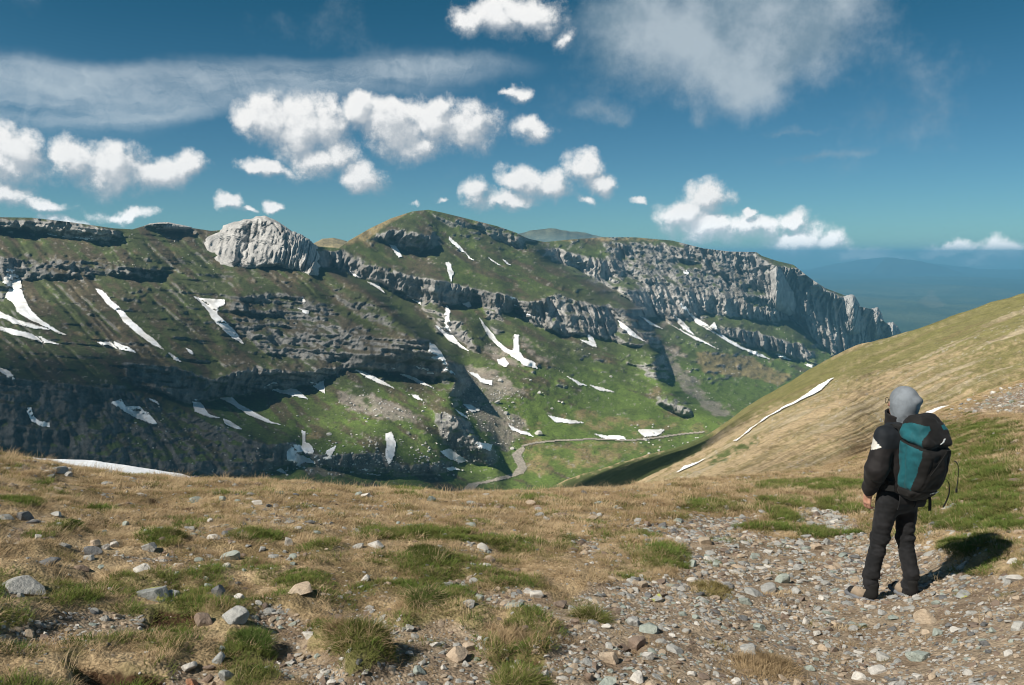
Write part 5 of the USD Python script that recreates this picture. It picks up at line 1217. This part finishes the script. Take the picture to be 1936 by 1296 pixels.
def head_sdf(P):
    Q = turn(P, HEAD_YAW, HC3)
    d = ell(Q, (0, .010, .02), (.074, .096, .112))
    d = smin(d, ell(Q, (0, .055, -.065), (.048, .050, .050)), .03)          # jaw and chin
    d = smin(d, cap(Q, (0, .098, .025), (0, .118, -.018), .010, .014), .012)  # nose
    d = smin(d, cap(Q, (-.022, .092, -.052), (.022, .092, -.052), .008, .008), .010)
    for s in (-1, 1): d = smin(d, ell(Q, (s * .078, -.005, .0), (.012, .026, .034)), .008)
    for s in (-1, 1): d = np.maximum(d, -ell(Q, (s * .032, .108, .028), (.018, .016, .012)))
    return d


def body_sdf(P):
    d = chain(P, LEG_L + [((-.162, .105, .055), .022), ((-.195, .180, .030), .015)])
    d = smin(d, chain(P, LEG_R + [((.125, -.045, .055), .022), ((.127, .04, .030), .015)]), .03)
    T = P * np.array([1, 1.35, 1])
    d = smin(d, smin(cap(T, (0, 0, .95), (0, 0, 1.12), .150, .140), cap(T, (0, 0, 1.12), (0, 0, 1.36), .140, .165), .05), .05)
    d = smin(d, cap(P, (-.15, -.01, 1.41), (.15, -.01, 1.41), .062, .062), .05)
    d = smin(d, cap(P, (0, -.01, 1.40), (0, .005, 1.62), .060, .055), .04)
    d = smin(d, chain(P, ARM_L), .04); d = smin(d, chain(P, ARM_R), .04)
    d = smin(d, head_sdf(P), .02)
    for s, (w, wr_) in ((-1, ARM_L[2]), (1, ARM_R[2])):                     # hands: palm, four curled fingers and a thumb
        w = np.array(w); pb = w + np.array([0, .022, -.085])
        d = smin(d, cap(P, w, w + np.array([0, .012, -.05]), .024, .026), .02)
        d = smin(d, rbox(P, w + np.array([0, .020, -.075]), (.015, .040, .045), .013), .015)
        for k in range(4):
            y = (.034, .012, -.010, -.030)[k]; L = (.036, .040, .037, .030)[k]
            b0 = w + np.array([0, .020 + y, -.112]); b1 = b0 + np.array([-s * .010, .004, -L]); b2 = b1 + np.array([-s * .022, 0, -.010]); b3 = b2 + np.array([-s * .012, 0, .012])
            f = np.minimum(np.minimum(cap(P, b0, b1, .0092, .0085), cap(P, b1, b2, .0085, .008)), cap(P, b2, b3, .008, .0072))
            d = smin(d, f, .004)
        t0 = w + np.array([-s * .004, .050, -.055]); t1 = t0 + np.array([-s * .014, .026, -.030]); t2 = t1 + np.array([-s * .010, .004, -.026])
        d = smin(d, np.minimum(cap(P, t0, t1, .011, .0095), cap(P, t1, t2, .0095, .008)), .006)
    return d


def jacket_sdf(P):
    T = P * np.array([1, 1.30, 1])
    d = smin(cap(T, (0, 0, .965), (0, 0, 1.10), .172, .182), cap(T, (0, 0, 1.10), (0, 0, 1.36), .182, .198), .05)
    d = smin(d, cap(P, (-.165, -.01, 1.425), (.165, -.01, 1.425), .078, .078), .06)
    d = smin(d, cap(P, (0, -.01, 1.44), (0, .01, 1.55), .105, .080), .05)
    d = smin(d, chain(P, [(ARM_L[0][0], .088), (ARM_L[1][0], .078), ((-.236, .060, .975), .056), ((-.232, .072, .945), .040)]), .03)
    d = smin(d, chain(P, [(ARM_R[0][0], .088), (ARM_R[1][0], .078), ((.229, .060, .975), .056), ((.225, .072, .945), .040)]), .03)
    d = np.maximum(d, .915 - P[:, 2])
    fold = ridged(P[:, 0] * 7 + P[:, 2] * 3, P[:, 1] * 7, P[:, 2] * 9, 811, 3) - .5
    d = d + .026 * wr(P, (9, 9, 6), 812) - .026 * fold * np.clip((1.42 - P[:, 2]) * 5, .3, 1)
    return d + .010 * np.exp(-((P[:, 2] - .965) / .010) ** 2) * (np.abs(P[:, 0]) < .19)


def collar_sdf(P):
    z = P[:, 2] - .18 * P[:, 1]
    r = np.hypot(P[:, 0], (P[:, 1] - .030) / 1.08)
    s = np.abs(r - (.098 + .10 * np.abs(z - 1.53))) - .008
    return np.maximum(s, np.abs(z - 1.545) - .052) + .008 * wr(P, (16, 16, 20), 821)


def hood_sdf(P):
    Q = turn(P, HEAD_YAW, HC3)
    d = smin(ell(Q, (0, -.012, .032), (.100, .122, .128)), cap(Q, (0, -.015, -.02), (0, -.010, -.13), .098, .080), .05)
    d = smin(d, ell(Q, (.0, -.125, .050), (.045, .030, .030)), .03)          # the seam's peak at the back
    d = np.maximum(d, -ell(Q, (0, .150, .0), (.080, .078, .125)))
    d = np.maximum(d, -ell(Q, (0, .015, .0), (.084, .112, .112)))
    folds = ridged(Q[:, 0] * 12 + Q[:, 1] * 12, Q[:, 1] * 3, Q[:, 2] * 4, 831, 2) - .5
    return d + .007 * wr(P, (10, 10, 10), 832) - .040 * folds * np.clip(-(Q[:, 2] + .0) * 9, 0.05, 1)


def trousers_sdf(P):
    d = None
    for leg, s in ((LEG_L, -1), (LEG_R, 1)):
        (h, _), (k, _), (a, _) = leg
        c = chain(P, [(h, .099), (k, .075), (np.array(a) * np.array([1, 1, 2.0]) + np.array([0, 0, .0]), .066), (np.array(a) + np.array([0, .012, .012]), .070)], .03)
        d = c if d is None else smin(d, c, .025)
    T = P * np.array([1, 1.22, 1])
    d = smin(d, cap(T, (0, -.012, .91), (0, 0, 1.0), .158, .150), .05)
    d = np.maximum(d, .066 + .30 * (P[:, 1] - np.where(P[:, 0] < 0, .085, -.065)) - P[:, 2]); d = np.maximum(d, P[:, 2] - 1.02)
    z = P[:, 2]
    w = np.exp(-((z - .50) / .12) ** 2) + 1.15 * np.exp(-((z - .15) / .10) ** 2) + .35
    ph = 2 * np.pi * (z * 22 + 3.0 * wr(P, (9, 9, 5), 841) + 5 * np.abs(P[:, 1]))
    return d + .014 * wr(P, (10, 10, 7), 843) + .026 * w * (ridged(P[:, 0] * 7 + 2 * z, P[:, 1] * 7, z * 15, 844, 3) - .5)


def boot_sdf(P):
    """One boot, heel at the origin, toe along +y."""
    up = smin(cap(P, (0, .045, .075), (0, .205, .050), .047, .040), cap(P, (0, .042, .075), (0, .036, .155), .047, .050), .03)
    up = smin(up, cap(P, (-.012, .13, .05), (.014, .215, .045), .036, .034), .02)
    up = np.maximum(up, .020 - P[:, 2])
    tread = .0022 * np.sign(np.sin(P[:, 1] * 2 * np.pi / .036)) * (P[:, 2] < .012)
    w = .043 + .010 * np.sin(np.clip((P[:, 1] - .02) / .24, 0, 1) * np.pi * .9)
    q = np.stack([P[:, 0] * .05 / w, P[:, 1], P[:, 2] - .05 * np.clip((P[:, 1] - .19) / .1, 0, 1) ** 2 * .7], 1)
    so = rbox(q, (0, .120, .016), (.048, .146, .018), .015) + tread
    return np.minimum(up, so), so


def fabric(name, c, rough=.9, scale=240.0, bump=.25, mottled=None):
    g = Graph(); p = g.add('texture_coordinate', 'object')
    n = g.noise(p, scale, 2.0, .6); n2 = g.noise(p, 9.0, 4.0, .6)
    col = g.mix(g.rng(n2, .35, .7), c, mottled or tuple(1.5 * np.array(c)))
    s = g.add('principled_bsdf', 'BSDF', base_color=col, roughness=rough, specular_ior_level=.25, sheen_weight=.04, sheen_roughness=.5, normal=g.bump(n, bump, .004))
    return g.make(name, surface=s)


FB = {k: fabric(k, *v) for k, v in dict(jacket_black=((.009, .0075, .0078), .75), yoke_navy=((.005, .007, .010), .75), patch_white=((.45, .43, .39), .8), hood_grey=((.135, .150, .168), .95, 160., .5), trouser_black=((.009, .0095, .011), .9, 300., .3, (.020, .020, .022)), pack_black=((.0075, .007, .007), .8), pack_teal=((.006, .062, .076), .75), strap_black=((.005, .005, .005), .8),
      boot_tan=((.19, .15, .11), .9), boot_black=((.009, .009, .009), .85), sole_grey=((.10, .105, .115), .8), lace=((.05, .045, .04), .9), mark_white=((.65, .66, .66), .6), metal_grey=((.25, .25, .25), .4), lens_dark=((.01, .01, .01), .1)).items()}
_g = Graph(); _p = _g.add('texture_coordinate', 'object')
SKIN = _g.make('skin', surface=_g.add('principled_bsdf', 'BSDF', base_color=_g.mix(_g.rng(_g.noise(_p, 30., 3.), .3, .7), (.48, .27, .19), (.40, .20, .14)), roughness=.55, subsurface_weight=.1, subsurface_scale=.01))


def split(m, masks):
    """The mesh cut along its faces: masks is an ordered {name: face mask}, the rest under None."""
    left = np.ones(len(m.faces), bool); out = {}
    for k, f in list(masks.items()) + [(None, left)]:
        f = f & left; left = left & ~f
        if f.sum():
            t = trimesh.Trimesh(m.vertices, m.faces[f], process=False); t.vertex_normals_full = None
            t.remove_unreferenced_vertices(); out[k] = t
    return out


def ribbon(pts, width, thick, side):
    pts = np.array(pts, float)
    if len(pts) > 2:
        t = np.linspace(0, len(pts) - 1, 6 * len(pts)); pts = np.stack([PchipInterpolator(np.arange(len(pts)), pts[:, k])(t) for k in range(3)], 1)
    tan = np.gradient(pts, axis=0); tan /= np.linalg.norm(tan, axis=1, keepdims=True)
    s = np.array(side, float); s = s - (tan @ s)[:, None] * tan; s /= np.linalg.norm(s, axis=1, keepdims=True)
    n = np.cross(tan, s)
    R = np.stack([pts + s * width / 2 + n * thick / 2, pts - s * width / 2 + n * thick / 2, pts - s * width / 2 - n * thick / 2, pts + s * width / 2 - n * thick / 2], 1)
    k = len(pts); F = []
    for i in range(k - 1):
        for j in range(4):
            a, b, c, d = i * 4 + j, i * 4 + (j + 1) % 4, i * 4 + 4 + (j + 1) % 4, i * 4 + 4 + j
            F += [(a, b, c), (a, c, d)]
    F += [(0, 2, 1), (0, 3, 2), (4 * k - 4, 4 * k - 3, 4 * k - 2), (4 * k - 4, 4 * k - 2, 4 * k - 1)]
    m = trimesh.Trimesh(R.reshape(-1, 3), F, process=False); m.fix_normals(); return m


# ---- where the hiker stands
FX, FY = 1688.0, 1120.0
foot = N.at([FX], [FY])[0]
bear = math.atan2(foot[0], foot[1])                       # bearing of the hiker from the camera
YAW = -(bear - math.radians(45))                          # the body faces 45 degrees to the left of the line of sight
dpt = foot[1] * CT - foot[2] * ST
def row(p): return H / 2 - FPX * (p[2] * CT + p[1] * ST) / (p[1] * CT - p[2] * ST)
zz = np.linspace(1.2, 2.4, 400)
tall = float(zz[np.argmin([abs(row(foot + [0, 0, z]) - 724) for z in zz])])
SC = tall / 1.865
foot = foot + np.array([0, 0, -0.004])
person = xform('person', foot, YAW, (SC,) * 3)
tag(person, 'hiker in a grey hood, black jacket and black jeans gazing across the valley', 'person')
body = nets(body_sdf, (-.36, -.24, .0), (.36, .26, 1.84), .0085)
obj('body', body, SKIN, person, smooth=True)
jk = nets(jacket_sdf, (-.42, -.30, .88), (.42, .30, 1.66), .0105)
c = jk.triangles_center
yoke_line = 1.345 + .10 * (np.abs(c[:, 0]) < .10)
tri = np.array([(-.105, 1.405), (.012, 1.342), (-.030, 1.300), (-.115, 1.300)])
du = -c[:, 1] * .55 + (c[:, 0] + .19) * .75                # along the sleeve's outer face
patch = inside([(-.125, 1.425), (-.012, 1.358), (-.118, 1.318), (-.135, 1.37)], -c[:, 1] * 1.0 + (c[:, 0] + .26) * .9 - .075, c[:, 2]) & (c[:, 0] < -.16) & (jk.face_normals[:, 0] < .25)
js = split(jk, {'white_patch': patch, 'yoke': (c[:, 2] > yoke_line)})
jp = obj('jacket', js[None], FB['jacket_black'], person, smooth=True)
jparts = {'yoke': 'yoke_navy', 'white_patch': 'patch_white'}
for k, mname in jparts.items():
    if k in js: obj(k, js[k], FB[mname], jp, smooth=True)
obj('collar', nets(collar_sdf, (-.2, -.2, 1.42), (.2, .22, 1.66), .007), FB['jacket_black'], jp, smooth=True)
obj('hood', nets(hood_sdf, (-.20, -.24, 1.48), (.20, .20, 1.90), .007), FB['hood_grey'], person, smooth=True)
tr = nets(trousers_sdf, (-.30, -.24, .04), (.30, .26, 1.04), .0085)
tp = obj('trousers', tr, FB['trouser_black'], person, smooth=True)
for s in (-1, 1):
    obj('back_pocket', ribbon([(s * .085, -.150, .955), (s * .090, -.158, .90), (s * .088, -.140, .84)], .105, .006, (1, 0, 0)), FB['trouser_black'], tp)
for (ax, ay), yw in (((-.155, .085), math.radians(24)), ((.125, -.060), math.radians(-2))):
    B = nets(lambda P: boot_sdf(P)[0], (-.08, -.05, -.015), (.08, .30, .21), .0055)
    _, so = boot_sdf(B.triangles_center)
    cc = B.triangles_center
    bs = split(B, {'sole': (so < .0035) & (cc[:, 2] < .037 + .05 * np.clip((cc[:, 1] - .19) / .1, 0, 1) ** 2 * .7), 'toe_cap': (cc[:, 1] > .205 - .3 * (cc[:, 2] - .05)), 'heel': (cc[:, 1] < .085 - .35 * (cc[:, 2] - .08))})
    lx, ly = ax + .05 * math.sin(yw), ay - .05 * math.cos(yw)
    mx2, my2 = ax - .08 * math.sin(yw), ay + .08 * math.cos(yw)
    wxy = foot[:2] + SC * np.array([mx2 * math.cos(YAW) - my2 * math.sin(YAW), mx2 * math.sin(YAW) + my2 * math.cos(YAW)])
    q_ = np.abs(N.PX - FX) < 120
    near_ = np.argmin(np.where(q_, np.hypot(N.P[..., 0] - wxy[0], N.P[..., 1] - wxy[1]), 1e9))
    gz = float(np.clip((N.P[..., 2].ravel()[near_] - foot[2]) / SC, -.06, .06))
    bx = xform('boot', (lx, ly, gz - .006), yw, parent=str(person.GetPath()))
    for k, mat in (('sole', 'sole_grey'), ('toe_cap', 'boot_black'), ('heel', 'boot_black'), (None, 'boot_tan')):
        obj(k or 'upper', bs[k], FB[mat], bx, smooth=True)
    ls = [trimesh.creation.cylinder(radius=.0035, segment=[(-.026, y, z - .006), (.026, y + .012, z - .004)], sections=6) for y, z in ((.105, .112), (.130, .105), (.155, .098))]
    ls += [trimesh.creation.torus(.018, .003, 20, 6, transform=trimesh.transformations.compose_matrix(translate=(x_, .098, .128), angles=(.5, .5 * x_ / .02, 0))) for x_ in (-.02, .02)]
    obj('laces', trimesh.util.concatenate(ls), FB['lace'], bx)
# glasses whose bow shows before the hood
gl = [trimesh.creation.cylinder(radius=.0022, segment=[(s * .072, .01, .036), (s * .066, .112, .034)], sections=6) for s in (-1, 1)]
gl += [trimesh.creation.torus(.024, .0022, 24, 6, transform=trimesh.transformations.compose_matrix(translate=(s * .034, .122, .026), angles=(math.pi / 2, 0, 0))) for s in (-1, 1)]
gl.append(trimesh.creation.cylinder(radius=.0022, segment=[(-.011, .122, .03), (.011, .122, .03)], sections=6))
gm_ = trimesh.util.concatenate(gl); ca, sa = math.cos(HEAD_YAW), math.sin(HEAD_YAW)
gv = gm_.vertices.copy(); gm_.vertices = np.stack([gv[:, 0] * ca - gv[:, 1] * sa, gv[:, 0] * sa + gv[:, 1] * ca, gv[:, 2]], 1) + np.array(HC3)
tag(obj('glasses', gm_.copy(), FB['boot_black'], person), None)


# ---- the backpack
def lid_z(P): return 1.385 + .16 * (P[:, 1] + .30)


def pack_sdf(P):
    z = P[:, 2]
    back = np.interp(z, [.90, 1.0, 1.15, 1.30, 1.45, 1.60], [-.285, -.36, -.425, -.445, -.415, -.345])
    front = np.interp(z, [.90, 1.2, 1.60], [-.135, -.145, -.160])
    mid, half = (back + front) / 2, (front - back) / 2
    wid = np.interp(z, [.90, 1.0, 1.2, 1.42, 1.60], [.112, .132, .146, .148, .122])
    q = np.stack([P[:, 0] / wid * .175, (P[:, 1] - mid) / half * .14, z], 1)
    d = rbox(q, (0, 0, 1.255), (.175, .14, .345), .075) * np.minimum(half / .14, 1)
    dz = z - lid_z(P)
    d = d + .024 * np.exp(-(dz / .016) ** 2) - .012 * np.exp(-((dz - .05) / .035) ** 2)
    d = d + .010 * np.exp(-((z - 1.005) / .010) ** 2)
    side = np.clip((np.abs(P[:, 0]) - .10) * 20, 0, 1)
    d = d + .012 * side * np.exp(-((P[:, 1] + .235 + .05 * (z - 1.2)) / .010) ** 2) * (dz < -.03) * (z > 1.02) - .010 * side * np.exp(-((P[:, 1] + .28) / .03) ** 2)
    d = d + .007 * np.exp(-((np.abs(P[:, 0]) - .10 - .02 * np.sin(z * 9)) / .008) ** 2) * (P[:, 1] < -.3) * (dz < 0)
    cr = ridged(P[:, 0] * 9, P[:, 1] * 9 + z * 3, z * 7, 851, 3) - .5
    return d - .024 * cr + .030 * wr(P, (7, 7, 6), 852)


pk_off = SC * np.array([-.022, .018, .036])
pack = xform('backpack', foot + np.array([pk_off[0] * math.cos(YAW) - pk_off[1] * math.sin(YAW), pk_off[0] * math.sin(YAW) + pk_off[1] * math.cos(YAW), pk_off[2]]), YAW, (SC,) * 3)
tag(pack, 'black and teal hiking backpack with dangling straps worn by the hiker', 'backpack')
pk = nets(pack_sdf, (-.24, -.52, .86), (.24, -.08, 1.68), .0095)
c, fn = pk.triangles_center, pk.face_normals
dz = c[:, 2] - lid_z(c)
side = (np.abs(c[:, 0]) > .082 - .02 * np.clip((c[:, 2] - 1.42) / .1, 0, 1)) 
lidside = side & (dz > .004) & (c[:, 2] < 1.555 - .5 * (c[:, 1] + .30) ** 2 * 4) & (c[:, 1] > -.395)
panel = side & (dz < -.004) & (c[:, 2] > 1.005) & (c[:, 1] > -.405 + .35 * (1.30 - c[:, 2]) * (c[:, 2] < 1.30)) & (np.abs(c[:, 0]) > .084)
ps = split(pk, {'lid_seam': np.abs(dz + .004) < .013, 'lid_side': lidside, 'lid': dz > 0, 'side_panel': panel, 'base_compartment': c[:, 2] < 1.005})  # band under the lid coloured black to stand for the shadow in the gap
for k, mat in ((None, 'pack_black'), ('lid_seam', 'strap_black'), ('lid', 'pack_black'), ('lid_side', 'pack_teal'), ('side_panel', 'pack_teal'), ('base_compartment', 'pack_black')):
    if k in ps and 'side' in (k or ''):
        for sg in (-1, 1):
            t = ps[k].copy(); t.update_faces(t.triangles_center[:, 0] * sg > 0); t.remove_unreferenced_vertices()
            obj(k, t, FB[mat], pack, smooth=True)
    elif k in ps: obj(k or 'main_compartment', ps[k], FB[mat], pack, smooth=True)
for s in (-1, 1):
    obj('shoulder_strap', ribbon([(s * .095, -.165, 1.40), (s * .100, -.120, 1.485), (s * .100 + .022, -.045, 1.486), (s * .102 + .022, .045, 1.440), (s * .110 + .022, .105, 1.33), (s * .125 + .022, .118, 1.22), (s * .155 + .022, .06, 1.09), (s * .150, -.12, 1.03)], .062, .018, (1, 0, 0)), FB['strap_black'], pack)
obj('hanging_strap', ribbon([(.165, -.425, 1.255), (.172, -.455, 1.225), (.172, -.462, 1.15), (.168, -.458, 1.03)], .030, .005, (.7, .7, 0)), FB['strap_black'], pack)
obj('strap_end', trimesh.creation.box((.036, .014, .030), transform=trimesh.transformations.compose_matrix(translate=(.168, -.458, 1.025), angles=(0, 0, .8))), FB['strap_black'], pack)
obj('hanging_strap', ribbon([(.140, -.375, 1.095), (.150, -.400, 1.065), (.150, -.408, 1.00), (.135, -.398, .92), (.118, -.385, .87)], .020, .004, (.5, .8, 0)), FB['strap_black'], pack)
obj('hanging_strap', ribbon([(.055, -.300, .945), (.056, -.315, .90), (.058, -.315, .825)], .028, .005, (1, 0, 0)), FB['strap_black'], pack)
obj('compression_strap', ribbon([(-.095, -.452, 1.16), (-.01, -.462, 1.27), (.06, -.462, 1.36)], .018, .005, (1, 0, -.6)), FB['strap_black'], pack)
obj('hip_belt', ribbon([(-.16, -.16, .985), (-.192, -.06, .975), (-.185, .08, .965), (-.08, .165, .96), (.08, .165, .96), (.185, .08, .965), (.192, -.06, .975), (.16, -.16, .985)], .045, .012, (0, 0, 1)), FB['strap_black'], pack)
obj('buckle', trimesh.creation.box((.040, .014, .030), transform=trimesh.transformations.compose_matrix(translate=(.055, -.463, 1.345), angles=(.2, 0, 0))), FB['strap_black'], pack)
obj('strap_ring', trimesh.creation.torus(.014, .003, 16, 6, transform=trimesh.transformations.compose_matrix(translate=(-.108, .075, 1.505), angles=(1.2, .4, 0))), FB['metal_grey'], pack)


def on_back(x, z):
    y = np.linspace(-.52, -.28, 400); d = pack_sdf(np.stack([np.full(400, x), y, np.full(400, z)], 1))
    return y[np.argmax(d < 0)] - .004


def mark(strokes, x, z, name):
    y = on_back(x, z); ms = []
    for a, b, w in strokes:
        ms.append(ribbon([(x + a[0], y, z + a[1]), (x + b[0], y, z + b[1])], w, .003, (0, 0, 1)))
    obj(name, trimesh.util.concatenate(ms), FB['mark_white'], pack)


mark([((-.026, -.022), (.000, -.008), .006), ((.0, -.008), (.012, .010), .012), ((.004, .012), (.020, .018), .010), ((.010, .0), (.018, -.010), .006)], .030, 1.425, 'emblem')
mark([((-.048, -.006), (-.046, .006), .004), ((-.046, .0), (-.030, .003), .005), ((-.030, -.001), (-.008, .004), .006), ((.004, .0), (.022, .005), .005), ((.022, .004), (.038, .012), .005)], .050, .985, 'lettering')
for s in (-1,):
    obj('chest_zip_pull', trimesh.creation.box((.006, .020, .012), transform=trimesh.transformations.compose_matrix(translate=(-.098, .02, 1.548), angles=(0, .3, .4))), FB['mark_white'], jp)
